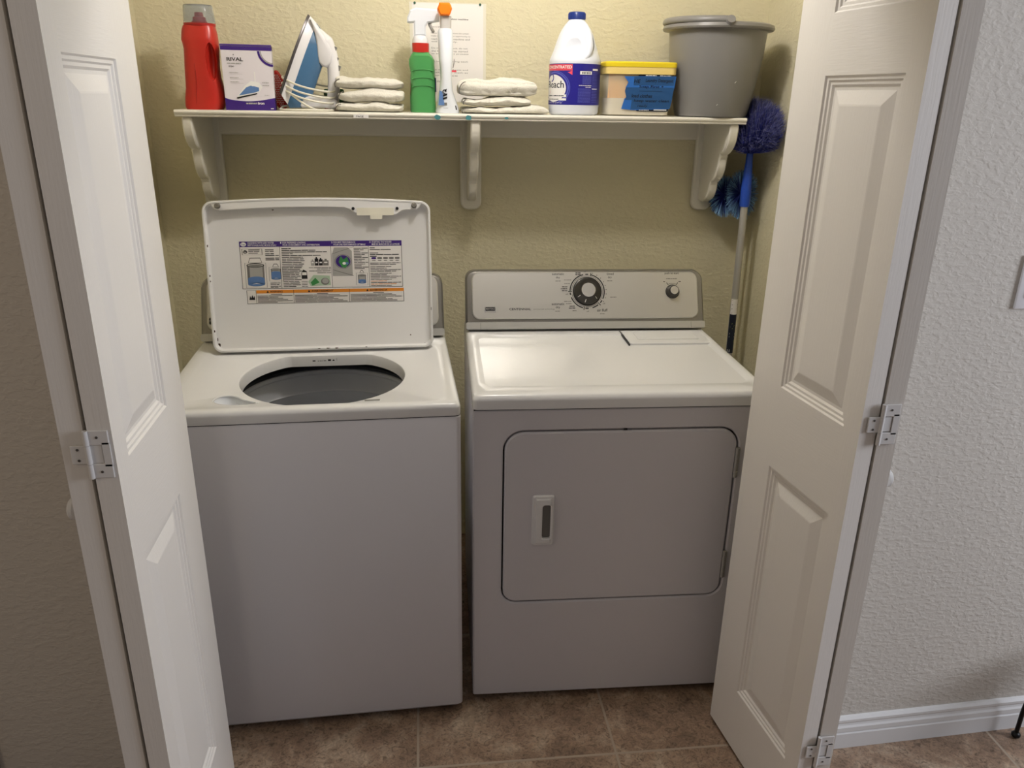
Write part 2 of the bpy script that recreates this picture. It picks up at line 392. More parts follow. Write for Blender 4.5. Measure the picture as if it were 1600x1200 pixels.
# ---- bifold doors
def leaf(parent, a, b, room_side, panels, z0=0.014, z1=2.03, t=0.035, marg=(0.108, 0.328)):
    # face plane from a (track edge) to b (hinge edge); room_side = +1 / -1 : which way the moulded face looks
    a = Vector((*a, 0)); b = Vector((*b, 0)); d = (b - a).normalized(); n = Vector((-d.y, d.x, 0)) * room_side; W = (b - a).length
    P = lambda u, z, o: a + d * u + n * o + Vector((0, 0, z))
    q = MB()
    us = [0, marg[0], marg[1], W]; zs = [z0]
    for p0, p1 in panels: zs += [p0, p1]
    zs.append(z1)
    for i in range(3):
        for j in range(len(zs) - 1):
            if i == 1 and j % 2 == 1:
                u0, u1, p0, p1 = us[1], us[2], zs[j], zs[j + 1]
                lp = []
                for ins, dep in ((0, 0), (0.003, 0.0035), (0.008, 0.0035), (0.011, 0.0065), (0.016, 0.0065), (0.020, 0.010), (0.026, 0.010), (0.050, 0.0025), (0.053, 0.002)):
                    lp.append([P(u0 + ins, p0 + ins, -dep), P(u1 - ins, p0 + ins, -dep), P(u1 - ins, p1 - ins, -dep), P(u0 + ins, p1 - ins, -dep)])
                q.mi = 0; q.loops(lp, cap0=False, cap1=True)
            else:
                q.mi = 1 if i == 1 else 0
                q.poly([P(us[i], zs[j], 0), P(us[i + 1], zs[j], 0), P(us[i + 1], zs[j + 1], 0), P(us[i], zs[j + 1], 0)])
    q.mi = 0
    c = [P(u, z, o) for o in (0, -t) for z in (z0, z1) for u in (0, W)]
    for k in ((4, 5, 7, 6), (0, 1, 5, 4), (2, 6, 7, 3), (0, 4, 6, 2), (1, 3, 7, 5)): q.poly([c[i] for i in k])
    return q.build('door_leaf', ['door', 'doorh'], parent, smooth=0, weld=True)
def hinge(parent, x, y, z, sgn, tilt):
    # non-mortise hinge lying on the two leaf edges; sgn = +1: big (outer) plate on +x
    q = MB(); q.X = Matrix.Translation((x, y, z)) @ Matrix.Rotation(R(tilt), 4, 'Z')
    f = lambda u, v: (u * sgn, v)
    for z_a, z_b in ((0.016, 0.040), (-0.040, -0.016)):
        q.box(min(0, 0.033 * sgn), max(0, 0.033 * sgn), -0.003, 0, z_a, z_b, 0.001, 1)
        q.cyl((0, -0.003, z_a), (0, -0.003, z_b), 0.0042, seg=12)
    q.box(min(0.022 * sgn, 0.033 * sgn), max(0.022 * sgn, 0.033 * sgn), -0.003, 0, -0.02, 0.02)
    o = q.build('hinge', 'hinge', parent)
    q2 = MB(); q2.X = q.X
    q2.box(min(0.001 * sgn, 0.0205 * sgn), max(0.001 * sgn, 0.0205 * sgn), -0.0016, 0, -0.0145, 0.0145, 0.0007, 1)
    q2.build('hinge_insert', 'trim', o)
    q3 = MB(); q3.X = q.X
    q3.box(min(0, -0.026 * sgn), max(0, -0.026 * sgn), -0.003, 0, -0.0155, 0.0155, 0.001, 1)
    q3.cyl((0, -0.003, -0.0155), (0, -0.003, 0.0155), 0.0042, seg=12)
    q3.build('hinge_plate', 'hinge', o)
    for u, v in ((0.016, 0.029), (0.016, -0.029), (-0.015, 0.009), (-0.015, -0.009)):
        s_ = MB(); s_.X = q.X; s_.cyl((u * sgn, -0.0025, v), (u * sgn, -0.0038, v), 0.0021, seg=10); s_.build('screw', 'screw', o)
def knob(parent, p, d):
    q = MB(); a = Vector(p); d = Vector(d).normalized()
    prof = [(0.0, 0.010), (0.006, 0.009), (0.014, 0.0085), (0.020, 0.014), (0.026, 0.0195), (0.031, 0.020), (0.035, 0.016), (0.037, 0.008), (0.0375, 0.002)]
    q.tube([a + d * k for k, r in prof], [r for k, r in prof], 24); q.build('knob', 'trim', parent)
DZ = [(0.185, 0.815), (1.003, 1.628), (1.735, 1.92)]
d2 = bpy.data.objects.new('door_2', None); COL.objects.link(d2); d2.location = (0.84, -1.02, 0)
struct(d2, 'white folded bifold door on the right, its moulded leaf lit warm', 'door')
def rel(p, o): return (p[0] - o.location.x, p[1] - o.location.y)
leaf(d2, rel((0.745, -0.984), d2), rel((0.7898, -1.3555), d2), -1, DZ).location.z = 0
leaf(d2, rel((0.894, -1.0), d2), rel((0.8655, -1.3555), d2), 1, DZ)
hinge(d2, 0.8275 - 0.84, -1.3555 + 1.02, 1.026, 1, 0); hinge(d2, 0.8275 - 0.84, -1.3555 + 1.02, 0.252, 1, 0); hinge(d2, 0.8275 - 0.84, -1.3555 + 1.02, 1.80, 1, 0)
knob(d2, (0.870 - 0.84, -1.30 + 1.02, 0.886), (1, 0.08, 0))
d1 = bpy.data.objects.new('door_1', None); COL.objects.link(d1); d1.location = (-0.52, -1.06, 0)
struct(d1, 'white folded bifold door on the left beside the washer', 'door')
DZ1 = [(0.200, 0.839), (1.024, 1.628), (1.735, 1.92)]
leaf(d1, rel((-0.4912, -1.0607), d1), rel((-0.4820, -1.4404), d1), 1, DZ1)
leaf(d1, rel((-0.582, -1.06), d1), rel((-0.5590, -1.4404), d1), -1, DZ1)
hinge(d1, -0.520 + 0.52, -1.4404 + 1.06, 1.053, 1, 0); hinge(d1, 0, -1.4404 + 1.06, 0.26, 1, 0); hinge(d1, 0, -1.4404 + 1.06, 1.80, 1, 0)
knob(d1, (-0.560 + 0.52, -1.375 + 1.06, 0.925), (-1, 0.05, 0))

# ------------------------------------------------------------------ washer
wa = thing('washing_machine', 'white top-load washing machine with its lid raised, left of the dryer', 'washing machine', (0.0773, -0.8949, 0), 2.04)
WX0, WX1, WD = -0.70, 0.0, 0.685
q = MB(); oc = lambda i, z: [(x, y, z) for x, y in rrect(WX0 + i, WX1 - i, i, WD - i, 0.012, 4)]
q.loops([oc(0.006, 0.018), oc(0.0, 0.026), oc(0.0, 0.8705), oc(0.0015, 0.8730)], cap0=True, cap1=False); q.build('cabinet', 'enamelside', wa)
q = MB(); q.loops([oc(0.004, 0.868), oc(0.004, 0.8765)], False, False); q.build('seam_gap_strip', 'dark', wa)  # black strip that darkens the open seam under the top panel
HC = (-0.333, 0.246)
def dhole(r, ycut):
    p = [(HC[0] + r * math.cos(2 * math.pi * k / 72), HC[1] + r * math.sin(2 * math.pi * k / 72)) for k in range(72)]
    return [(x, min(y, ycut)) for x, y in p]
outs = [rrect(WX0 + i, WX1 - i, i, WD - i, r, 6) for i, r in ((0.001, 0.014), (0.0, 0.014), (0.0, 0.014), (0.0005, 0.014), (0.003, 0.014), (0.008, 0.014))] + \
       [rrect(WX0 + 0.040, WX1 - 0.040, 0.030, 0.46, 0.03, 6), rrect(WX0 + 0.050, WX1 - 0.050, 0.040, 0.452, 0.03, 6)]
hs = [dhole(0.212, 0.424), dhole(0.2075, 0.4205), dhole(0.205, 0.419), dhole(0.203, 0.418), dhole(0.212, 0.424)]
L = star(outs + hs, HC, 120)
zz = [0.8750, 0.8775, 0.8945, 0.8975, 0.9025, 0.9057, 0.906, 0.9005, 0.8995, 0.897, 0.891, 0.868, 0.866]
q = MB(); q.loops([[(x, y, z) for x, y in lp] for lp, z in zip(L, zz)], False, False)
top = q.build('top_panel', 'enamel', wa, smooth=40)
# bleach dispenser scoop
scoop = [(-0.575, 0.092), (-0.568, 0.075), (-0.545, 0.062), (-0.515, 0.058), (-0.482, 0.060), (-0.470, 0.066), (-0.482, 0.074), (-0.505, 0.090), (-0.525, 0.112), (-0.548, 0.122), (-0.567, 0.114)]
sp = [(p.x, p.y) for p in spline([(x, y, 0) for x, y in scoop], 4, True)]
cx_, cy_ = -0.535, 0.087
def shr(k, dx=0.0): return [(cx_ + dx + (x - cx_) * k, cy_ + (y - cy_) * k) for x, y in sp]
ct = MB(); ct.loops([[(x, y, z) for x, y in lp] for lp, z in ((shr(0.7), 0.80), (sp, 0.93))]); cto = ct.build('cutter', 'dark', wa)
bpy.context.view_layer.update(); cut(top, cto)
q = MB(); q.loops([[(x, y, z) for x, y in lp] for lp, z in ((shr(1.03), 0.9006), (shr(0.97), 0.899), (shr(0.80), 0.884), (shr(0.5, -0.004), 0.876))], False, True); q.build('bleach_dispenser', 'recess', wa)
q = MB(); q.box(-0.224, -0.188, 0.0545, 0.0600, 0.8990, 0.9012, 0.0005, 1); q.build('lid_switch_slot', 'grey', wa)
q = MB(); c3 = (HC[0], HC[1] + 0.01, 0)
q.lathe([(0.240, 0.8655), (0.238, 0.858), (0.228, 0.853), (0.221, 0.848), (0.221, 0.841), (0.228, 0.836)], c3, 64, False, False); q.build('tub_ring', 'rubber', wa)
q = MB(); q.lathe([(0.230, 0.838), (0.2245, 0.834), (0.2235, 0.826), (0.229, 0.821), (0.229, 0.775), (0.226, 0.770), (0.229, 0.765), (0.229, 0.42), (0.225, 0.38), (0.16, 0.36), (0.05, 0.37), (0.03, 0.40), (0.005, 0.405)], c3, 64, False, True); bk = q.build('wash_basket', 'tub', wa)
q = MB(); q.lathe([(0.242, 0.85), (0.242, 0.33), (0.05, 0.32)], c3, 48, False, True); q.build('outer_tub', 'rubber', wa)
# ledge label under the hinge
f = lambda u, v, d: (-0.386 + u, 0.4205 - 0.0016 - d, 0.872 + v)
q = MB(); q.mi = 0; q.rect(f, 0, 0.074, 0.0, 0.018, 0.0); q.mi = 1
q.rect(f, 0.008, 0.016, 0.004, 0.013, 0.0003); q.words(f, 0.022, 0.045, 0.004, 0.002, 0.0003, 3); q.words(f, 0.022, 0.045, 0.010, 0.002, 0.0003, 4)
q.rect(f, 0.050, 0.058, 0.003, 0.015, 0.0003); q.disc(f, 0.065, 0.010, 0.003, 0.004, 0.0003); q.rect(f, 0.064, 0.066, 0.003, 0.008, 0.0003); q.rect(f, 0.0735, 0.0742, 0, 0.018, 0.0003)
q.build('ledge_label', ['lid', 'black'], wa, smooth=0)
# feet
for x in (-0.64, -0.06):
    for y in (0.06, 0.62):
        q = MB(); q.lathe([(0.02, 0.0), (0.022, 0.004), (0.018, 0.012), (0.010, 0.02)], (x, y, 0), 16); q.build('foot', 'rubber', wa)
# console
def console(parent, x0, x1, y0, z0, z1, lean, part_face=True):
    # silver console: sloped face, rounded corners, brushed plate and a base strip
    def P(u, v, d):   # u along x, v up the slope, d out of the face
        return (u, y0 + v * math.sin(R(lean)) - d * math.cos(R(lean)), z0 + v * math.cos(R(lean)) + d * math.sin(R(lean)))
    H = (z1 - z0) / math.cos(R(lean))
    q = MB()
    back = H * math.sin(R(lean)) + 0.018
    ol = rrect(x0, x1, 0.0, H, (0.012, 0.030, 0.030, 0.012), 7)
    ins = inset(ol, 0.006); ins2 = inset(ol, 0.013)
    def Bk(u, v): return (u, y0 + back, z0 + v * math.cos(R(lean)))
    q.loops([[Bk(u, v) for u, v in ol], [P(u, v, 0) for u, v in ol], [P(u, v, 0.009) for u, v in ins], [P(u, v, 0.010) for u, v in ins2]], True, True)
    c = q.build('console', 'bezel', parent, smooth=30)
    return c, P, H
wc, WP, WH = console(wa, -0.697, -0.003, 0.545, 0.908, 1.078, 25.4)
q = MB(); q.prism(rrect(-0.676, -0.022, 0.040, WH - 0.012, 0.022, 6), 0, 1, 'y')
q = MB(); fl = rrect(-0.679, -0.019, 0.030, WH - 0.008, 0.024, 6); fi = inset(fl, 0.003)
q.loops([[WP(u, v, 0.010) for u, v in fl], [WP(u, v, 0.0125) for u, v in fl], [WP(u, v, 0.0145) for u, v in fi]]); q.build('face_plate', 'brush', wc, smooth=30)
q = MB(); st = rrect(-0.697, -0.003, 0.0, 0.022, 0.006, 4); q.loops([[WP(u, v, 0.009) for u, v in st], [WP(u, v, 0.0125) for u, v in st]]); q.build('base_strip', 'strip', wc, smooth=30)
q = MB(); q.shape(lambda u, v, d: WP(u, v, d), rrect(-0.673, -0.636, 0.048, 0.068, 0.004, 3), 0.0150)
q.mi = 1; q.text(WP, 'MAYTAG', -0.671, 0.055, 0.006, 0.034, 0.0154); q.build('badge', ['black', 'midgrey'], wc, smooth=0)
q = MB(); q.words(WP, -0.052, -0.044, 0.085, 0.0035, 0.0150, 3); q.words(WP, -0.052, -0.044, 0.078, 0.0035, 0.0150, 4); q.build('console_print', ['black'], wc, smooth=0)
# lid
LW0, LW1, LH, LEAN = -0.643, -0.041, 0.404, 8.0
def LP(u, v, d): return (u, 0.437 + v * math.sin(R(LEAN)) - d * math.cos(R(LEAN)), 0.9085 + v * math.cos(R(LEAN)) + d * math.sin(R(LEAN)))
LY = lambda u, a: a * (1 - ((u - (LW0 + LW1) / 2) / 0.301) ** 2)
def bow(poly, k): return [(u, v + (LY(u, k) if v > LH * 0.5 else 0)) for u, v in poly]
def lidloop(i, r, n=7):
    base = rrect(LW0 + i, LW1 - i, i, LH - i, r, n); out = []
    for a, b in zip(base, base[1:] + base[:1]):
        m_ = 12 if math.dist(a, b) > 0.2 else 1
        for k in range(m_): out.append((a[0] + (b[0] - a[0]) * k / m_, a[1] + (b[1] - a[1]) * k / m_))
    return bow(out, 0.011)
q = MB()
q.loops([[LP(u, v, d) for u, v in lp] for lp, d in ((lidloop(0.004, 0.022), -0.024), (lidloop(0.0, 0.026), -0.019), (lidloop(0.0, 0.026), -0.002), (lidloop(0.0015, 0.025), 0.0), (lidloop(0.0055, 0.021), 0.0),
         (lidloop(0.007, 0.020), -0.002), (lidloop(0.009, 0.019), -0.013), (lidloop(0.012, 0.017), -0.015))])
lid = q.build('lid', 'lid', wa, smooth=40)
# top inner lip (thick rail with the strike plate bulge), bumpers, strike
def rail(u): 
    h = 0.018
    return h
pl = []
ub = [(LW0 + 0.016, 0.006), (LW0 + 0.024, 0.010), (LW0 + 0.034, 0.024), (LW0 + 0.048, 0.0275)]
ctr = (LW0 + LW1) / 2; bu0, bu1 = -0.252, -0.128
low = [(LW0 + 0.030, 0.020), (LW0 + 0.040, 0.0255)] + [(LW0 + 0.055 + k * (bu0 - 0.02 - LW0 - 0.055) / 8, 0.0265 - 0.0015 * math.sin(k / 8 * 3)) for k in range(9)] + \
      [(bu0 - 0.008, 0.030), (bu0 + 0.008, 0.041), (bu1 - 0.006, 0.041), (bu1 + 0.010, 0.029)] + [(bu1 + 0.022 + k * (LW1 - 0.05 - bu1 - 0.022) / 4, 0.0265) for k in range(5)] + [(LW1 - 0.038, 0.0255), (LW1 - 0.030, 0.018)]
upr = [(u, 0.005) for u in [LW1 - 0.022 - k * (LW1 - LW0 - 0.044) / 24 for k in range(25)]]
rp = [(u, LH - v + LY(u, 0.011)) for u, v in low + upr]
q = MB(); q.loops([[LP(u, v, d) for u, v in rp] for d in (-0.016, -0.0035)] + [[LP(u, v, -0.001) for u, v in inset(rp, 0.002)]]); q.build('lid_rail', 'lid', lid, smooth=30)
q = MB(); q.loops([[LP(u, v, d) for u, v in rrect(bu0 + 0.012, bu1 - 0.012, LH - 0.036, LH - 0.016, 0.002, 2)] for d in (-0.003, 0.0008)])
q.loops([[LP(u, v, d) for u, v in rrect(-0.204, -0.172, LH - 0.046, LH - 0.032, 0.002, 2)] for d in (-0.012, 0.004)]); q.build('lid_strike', 'cord', lid, smooth=30)
for u in (-0.249, -0.131):
    q = MB(); q.tube([LP(u, LH - 0.018, 0.0), LP(u, LH - 0.018, 0.0016)], 0.0042, 12); q.build('rivet', 'black', lid)
for u in (LW0 + 0.042, LW1 - 0.044):
    q = MB(); q.tube([LP(u, LH - 0.010, -0.003), LP(u, LH - 0.010, 0.006), LP(u, LH - 0.010, 0.010)], [0.0075, 0.0075, 0.005], 16); q.build('lid_bumper', 'hem', lid)
# rust chips on the rim
rn = random.Random(3)
for (u, v, a, b) in [(LW0 + 0.011, 0.012, 0.006, 0.008), (LW0 + 0.014, 0.020, 0.004, 0.006), (LW0 + 0.010, 0.035, 0.003, 0.006), (LW0 + 0.008, 0.21, 0.0015, 0.003), (LW0 + 0.008, 0.195, 0.0015, 0.003), (LW0 + 0.008, 0.29, 0.0015, 0.004), (LW0 + 0.008, 0.06, 0.0015, 0.004),
                     (LW1 - 0.012, 0.012, 0.008, 0.003), (LW1 - 0.022, 0.010, 0.005, 0.002), (LW1 - 0.004, 0.11, 0.001, 0.006), (-0.335, 0.005, 0.006, 0.0016), (-0.312, 0.005, 0.005, 0.0016), (-0.36, 0.005, 0.004, 0.001), (-0.23, 0.006, 0.003, 0.001), (-0.15, 0.009, 0.004, 0.001), (-0.46, LH - 0.021, 0.003, 0.002), (-0.105, 0.035, 0.002, 0.002)]:
    q = MB(); q.shape(LP, [(u + a * math.cos(t) * rn.uniform(0.6, 1.2), v + b * math.sin(t) * rn.uniform(0.6, 1.2)) for t in [k * math.pi / 4 for k in range(8)]], 0.0004 if v < 0.008 or v > LH - 0.03 else -0.0138 if LW0 + 0.0095 < u < LW1 - 0.0095 else 0.0004)
    q.build('rust_chip', 'rust', lid, smooth=0)
# --- instruction label
B0 = -0.0148
LX0, LX1, LV0, LV1 = -0.556, -0.122, 0.172, 0.300
def IL(u, v, d): return LP(LX0 + u * (LX1 - LX0), LV0 + v * (LV1 - LV0), B0 + d * 0.0003)
Wd = LX1 - LX0; Hd = LV1 - LV0
MATS = ['paper', 'black', 'purple', 'white', 'blue_p', 'grey', 'midgrey', 'green_p', 'palegreen_p', 'orange_p']
q = MB()
def S(i): q.mi = i
def bevelrect(u0, u1, v0, v1, d, r=0.012): q.shape(IL, [(u0 + (x), v0 + y) for x, y in rrect(0, u1 - u0, 0, v1 - v0, (0.004, r, r, 0.004), 3)], d)
S(1); q.rect(IL, 0.0, 1.0, 0.0, 1.0, 0); S(0); q.rect(IL, 0.003, 0.997, 0.01, 0.90, 1); S(2); q.rect(IL, 0, 1, 0.885, 1.0, 1.2)
S(1)
for u in (0.241, 0.555, 0.789): q.rect(IL, u - 0.0012, u + 0.0012, 0.0, 0.885, 1.5)
S(3)
q.disc(IL, 0.024, 0.94, 0.017, 0.044, 2); 
for t, u, v, wd in [('CLEANING WITH LESS WATER', 0.050, 0.950, 0.160), ("NETTOYAGE AVEC MOINS D'EAU", 0.050, 0.902, 0.172), ('1', 0.248, 0.950, None), ('FOR PREFERRED LOADING', 0.262, 0.950, 0.14), ('POUR CHARGEMENT AVEC DISTRIBUTION', 0.262, 0.902, 0.225),
                    ('2', 0.560, 0.950, 0.008), ('FOR BEST PERFORMANCE', 0.574, 0.950, 0.135), ('POUR UNE PERFORMANCE OPTIMALE', 0.574, 0.902, 0.198), ('3', 0.797, 0.950, 0.008), ('STARTING THE WASHER', 0.812, 0.950, 0.125), ('MISE EN MARCHE DE LA LAVEUSE', 0.812, 0.902, 0.175)]:
    q.text(IL, t, u, v, 0.036, wd, 2, bold=0.012)
S(2); q.text(IL, 'he', 0.014, 0.915, 0.048, 0.020, 2.4)
S(1); q.frame(IL, 0.012, 0.135, 0.72, 0.845, 0.003, 2); q.disc(IL, 0.032, 0.782, 0.013, 0.036, 2); S(0); q.text(IL, 'he', 0.024, 0.758, 0.045, 0.016, 2.4)
S(1)
for k, v in enumerate((0.815, 0.782, 0.748)): q.words(IL, 0.052, 0.128 - 0.01 * k, v, 0.016, 2, 20 + k, 0.004)
for k, v in enumerate((0.815, 0.780, 0.730, 0.695, 0.640, 0.605)): q.words(IL, 0.152, 0.205 + 0.03 * (k > 2), v, 0.018, 2, 30 + k, 0.004)
def drum(u0, u1, v0, v1, fill, lidtop):
    um = (u0 + u1) / 2; hw = (u1 - u0) / 2; ev = hw * 0.42 * Wd / Hd * 0.6
    S(1); q.frame(IL, u0 - 0.012, u1 + 0.012, v0 - 0.03, v1 + 0.05, 0.0018, 2)
    q.shape(IL, [(u0 + 0.01, v1 + 0.05), (u0 + 0.02, lidtop), (u1 - 0.02, lidtop), (u1 - 0.01, v1 + 0.05)], 2); S(0)
    q.shape(IL, [(u0 + 0.013, v1 + 0.055), (u0 + 0.022, lidtop - 0.012), (u1 - 0.022, lidtop - 0.012), (u1 - 0.013, v1 + 0.055)], 2.3)
    S(6); q.rect(IL, u0, u1, v0 + ev, v1, 2.4); q.disc(IL, um, v0 + ev, hw, ev, 2.5)
    S(5); q.rect(IL, u0, u0 + hw * 0.3, v0 + ev, v1, 2.6); q.rect(IL, u1 - hw * 0.2, u1, v0 + ev, v1, 2.6)
    S(4); q.disc(IL, um, v0 + ev, hw * 0.97, ev * 0.95, 2.7); q.rect(IL, u0 + 0.002, u1 - 0.002, v0 + ev, v0 + ev + fill, 2.7); q.disc(IL, um, v0 + ev + fill, hw * 0.95, ev, 2.8)
    S(3); q.shape(IL, [(um - hw * 0.5, v0 + ev), (um, v0 + ev * 1.6), (um + hw * 0.5, v0 + ev), (um, v0 + ev * 1.2)], 3.0)
    S(1); q.disc(IL, um, v1, hw * 1.03, ev * 1.05, 2.9); S(6); q.disc(IL, um, v1, hw * 0.92, ev * 0.8, 3.1); S(5); q.disc(IL, um, v1 - ev * 0.25, hw * 0.75, ev * 0.4, 3.2)
drum(0.036, 0.140, 0.055, 0.50, 0.12, 0.66); drum(0.180, 0.240, 0.19, 0.41, 0.13, 0.53)
S(1)
for k, v in enumerate((0.115, 0.08, 0.045, 0.02)): q.words(IL, 0.172, 0.236 - 0.01 * (k % 2), v, 0.014, 2, 40 + k, 0.003)
yy = 0.835
for k, e in enumerate((0.31, 0.46, 0.53, 0.32, 0.49, 0.38, 0.385, 0.39, 0.37, 0.385, 0.385, 0.37, 0.36, 0.37, 0.36, 0.35, 0.36, 0.34, 0.365, 0.35, 0.355, 0.36, 0.33)):
    q.words(IL, 0.252, e, yy, 0.017, 2, 60 + k, 0.003); yy -= 0.0365
# bottles, jug and dispenser drawing
for (u, wd, h_, c_) in ((0.428, 0.022, 0.10, 6), (0.452, 0.022, 0.15, 1), (0.477, 0.024, 0.13, 1), (0.503, 0.034, 0.11, 5)):
    S(c_); q.rect(IL, u, u + wd, 0.48, 0.48 + h_, 2); q.rect(IL, u + wd * 0.3, u + wd * 0.7, 0.48 + h_, 0.51 + h_, 2); S(3); q.rect(IL, u + wd * 0.2, u + wd * 0.8, 0.53, 0.56, 2.3)
S(1)
for k, v in enumerate((0.43, 0.40, 0.36, 0.32)): q.words(IL, 0.414 + 0.05 * (k % 2), 0.55, v, 0.013, 2, 90 + k, 0.003)
q.shape(IL, [(0.366, 0.20), (0.366, 0.33), (0.378, 0.40), (0.40, 0.36), (0.402, 0.20)], 2); S(0); q.rect(IL, 0.370, 0.398, 0.28, 0.34, 2.3); S(1); q.rect(IL, 0.37, 0.40, 0.20, 0.235, 2.3)
for k, v in enumerate((0.14, 0.105, 0.07, 0.035)): q.words(IL, 0.365, 0.402, v, 0.012, 2, 110 + k, 0.003)
S(8); q.shape(IL, [(0.42, 0.04), (0.405, 0.14), (0.44, 0.28), (0.54, 0.26), (0.545, 0.06)], 2); S(7); q.shape(IL, [(0.43, 0.05), (0.42, 0.12), (0.45, 0.22), (0.475, 0.12)], 2.3)
S(5); q.disc(IL, 0.51, 0.14, 0.026, 0.075, 2.4); S(6); q.disc(IL, 0.512, 0.15, 0.020, 0.055, 2.6)
# washer-with-load drawing
S(6); q.shape(IL, [(0.560, 0.25), (0.560, 0.70), (0.575, 0.86), (0.66, 0.86), (0.685, 0.78), (0.685, 0.25)], 2)
S(1); q.arc(IL, 0.628, 0.56, 0.0, 0.052, 0, 360, 2.3, 28, Wd / Hd * 0.85); S(6); q.arc(IL, 0.628, 0.56, 0.0, 0.050, 0, 360, 2.4, 28, Wd / Hd * 0.85); S(2); q.arc(IL, 0.628, 0.56, 0.0, 0.046, 0, 360, 2.5, 28, Wd / Hd * 0.85)
S(7); q.shape(IL, [(0.62, 0.44), (0.60, 0.55), (0.615, 0.68), (0.63, 0.60), (0.655, 0.66), (0.665, 0.52), (0.64, 0.42)], 2.7); S(3); q.disc(IL, 0.635, 0.52, 0.011, 0.03, 2.9); S(4); q.disc(IL, 0.652, 0.52, 0.009, 0.028, 2.9)
S(1); q.shape(IL, [(0.56, 0.72), (0.70, 0.87), (0.70, 0.875), (0.56, 0.725)], 2.6); q.shape(IL, [(0.565, 0.38), (0.69, 0.25), (0.69, 0.257), (0.565, 0.387)], 2.6)
yy = 0.83
for k in range(14): q.words(IL, 0.697, 0.785 - 0.02 * ((k * 7) % 3), yy, 0.015, 2, 130 + k, 0.003); yy -= 0.0335
drum(0.717, 0.767, 0.08, 0.26, 0.05, 0.37)
S(1); yy = 0.835
for k, e in enumerate((0.83, 0.93, None, 0.85, 0.98, 0.84)):
    if e: q.words(IL, 0.797, e, yy, 0.018, 2, 150 + k, 0.003)
    yy -= 0.036
for k in range(5):
    S(2 if k == 0 else 5); q.shape(IL, rrect(0.806 + k * 0.037, 0.836 + k * 0.037, 0.60, 0.645, 0.012, 3), 2); S(1); q.words(IL, 0.810 + k * 0.037, 0.832 + k * 0.037, 0.565, 0.014, 2, 160 + k, 0.003)
yy = 0.51
for k in range(15):
    if k in (2, 6): yy -= 0.012
    S(9 if k in (11, 13) else 1); q.words(IL, 0.797, 0.99 - 0.03 * ((k * 5) % 4), yy, 0.014, 2, 170 + k, 0.003); yy -= 0.033
q.build('instruction_label', MATS, lid, smooth=0)
# --- warning label
WX_0, WX_1, WV0, WV1 = -0.546, -0.120, 0.131, 0.1685
def WL(u, v, d): return LP(WX_0 + u * (WX_1 - WX_0), WV0 + v * (WV1 - WV0), B0 + d * 0.0003)
q = MB(); S(1); q.rect(WL, 0, 1, 0, 1, 0); S(0); q.rect(WL, 0.003, 0.997, 0.03, 0.98, 1)
S(9); q.rect(WL, 0.06, 1.0, 0.76, 1.0, 1.5); S(1)
for u in (0.058, 0.293, 0.647): q.rect(WL, u - 0.0012, u + 0.0012, 0, 1, 2)
for t, u, wd in (('WARNING', 0.185, 0.08), ('AVERTISSEMENT', 0.475, 0.14), ('ADVERTENCIA', 0.835, 0.115)):
    q.text(WL, t, u, 0.81, 0.14, wd, 2, 'C', bold=0.02); a = u - wd / 2 - 0.022; q.shape(WL, [(a, 0.80), (a + 0.016, 0.80), (a + 0.008, 0.97)], 2)
    q.words(WL, u - 0.035, u + 0.035, 0.66, 0.05, 2, int(u * 100), 0.004)
for j, (a, b) in enumerate(((0.066, 0.285), (0.30, 0.635), (0.654, 0.985))):
    for k in range(6): q.words(WL, a, b - 0.03 * ((k * 3 + j) % 4), 0.56 - 0.095 * k, 0.045, 2, 200 + j * 10 + k, 0.003)
q.shape(WL, [(0.014, 0.30), (0.020, 0.62), (0.026, 0.42), (0.034, 0.66), (0.040, 0.44), (0.046, 0.60), (0.050, 0.30)], 2)
q.build('warning_label', MATS, lid, smooth=0)

# ------------------------------------------------------------------ dryer
dr = thing('clothes_dryer', 'white front-load clothes dryer with silver dial console, right of the washer', 'clothes dryer', (0.1066, -0.8638, 0), -1.36)
DW, DD, DT = 0.740, 0.70, 0.914
q = MB(); q.box(0.0, DW, 0.030, DD, 0.02, 0.874, 0.004, 2); q.build('cabinet', 'enamelside', dr)
po = rrect(0.0, DW, 0.022, 0.8748, 0.006, 4); ph = rrect(0.0745, 0.6695, 0.322, 0.818, (0.040, 0.052, 0.052, 0.040), 8)
lo = star([po, po, inset(po, 0.004), inset(ph, -0.004), ph, ph], (0.37, 0.57), 96)
q = MB(); q.loops([[(x, y, z) for x, z in lp] for lp, y in zip(lo, (0.031, 0.004, 0.0, 0.0, 0.004, 0.026))], False, False); q.build('front_panel', 'enamelside', dr, smooth=40)
q = MB(); q.prism(inset(ph, -0.006), 0.024, 0.029, 'y'); q.build('door_gap_backing', 'dark', dr, smooth=30)  # black sheet behind the open door gap, painting it dark
pd = inset(ph, 0.0042)
q = MB(); q.prism(pd, -0.001, 0.024, 'y', 0.004)
ddoor = q.build('dryer_door', 'enamelside', dr, smooth=40)
q = MB(); rf = rrect(0.150, 0.2075, 0.497, 0.642, 0.008, 4); hole = rrect(0.176, 0.199, 0.520, 0.616, 0.007, 4)
ls = star([rf, inset(rf, 0.003), inset(rf, 0.008), inset(rf, 0.011), inset(hole, -0.003), hole, hole], (0.187, 0.569), 64)
q.loops([[(x, y, z) for x, z in lp] for lp, y in zip(ls, (-0.001, -0.006, -0.0065, -0.010, -0.011, -0.009, -0.0005))], False, False); q.build('door_handle', 'enamel', ddoor, smooth=30)
q = MB(); q.prism(inset(hole, -0.002), -0.0012, 0.0, 'y'); q.build('handle_pocket_shade', 'grey', ddoor, smooth=0)  # dark grey floor paints the shade of a deeper grip recess
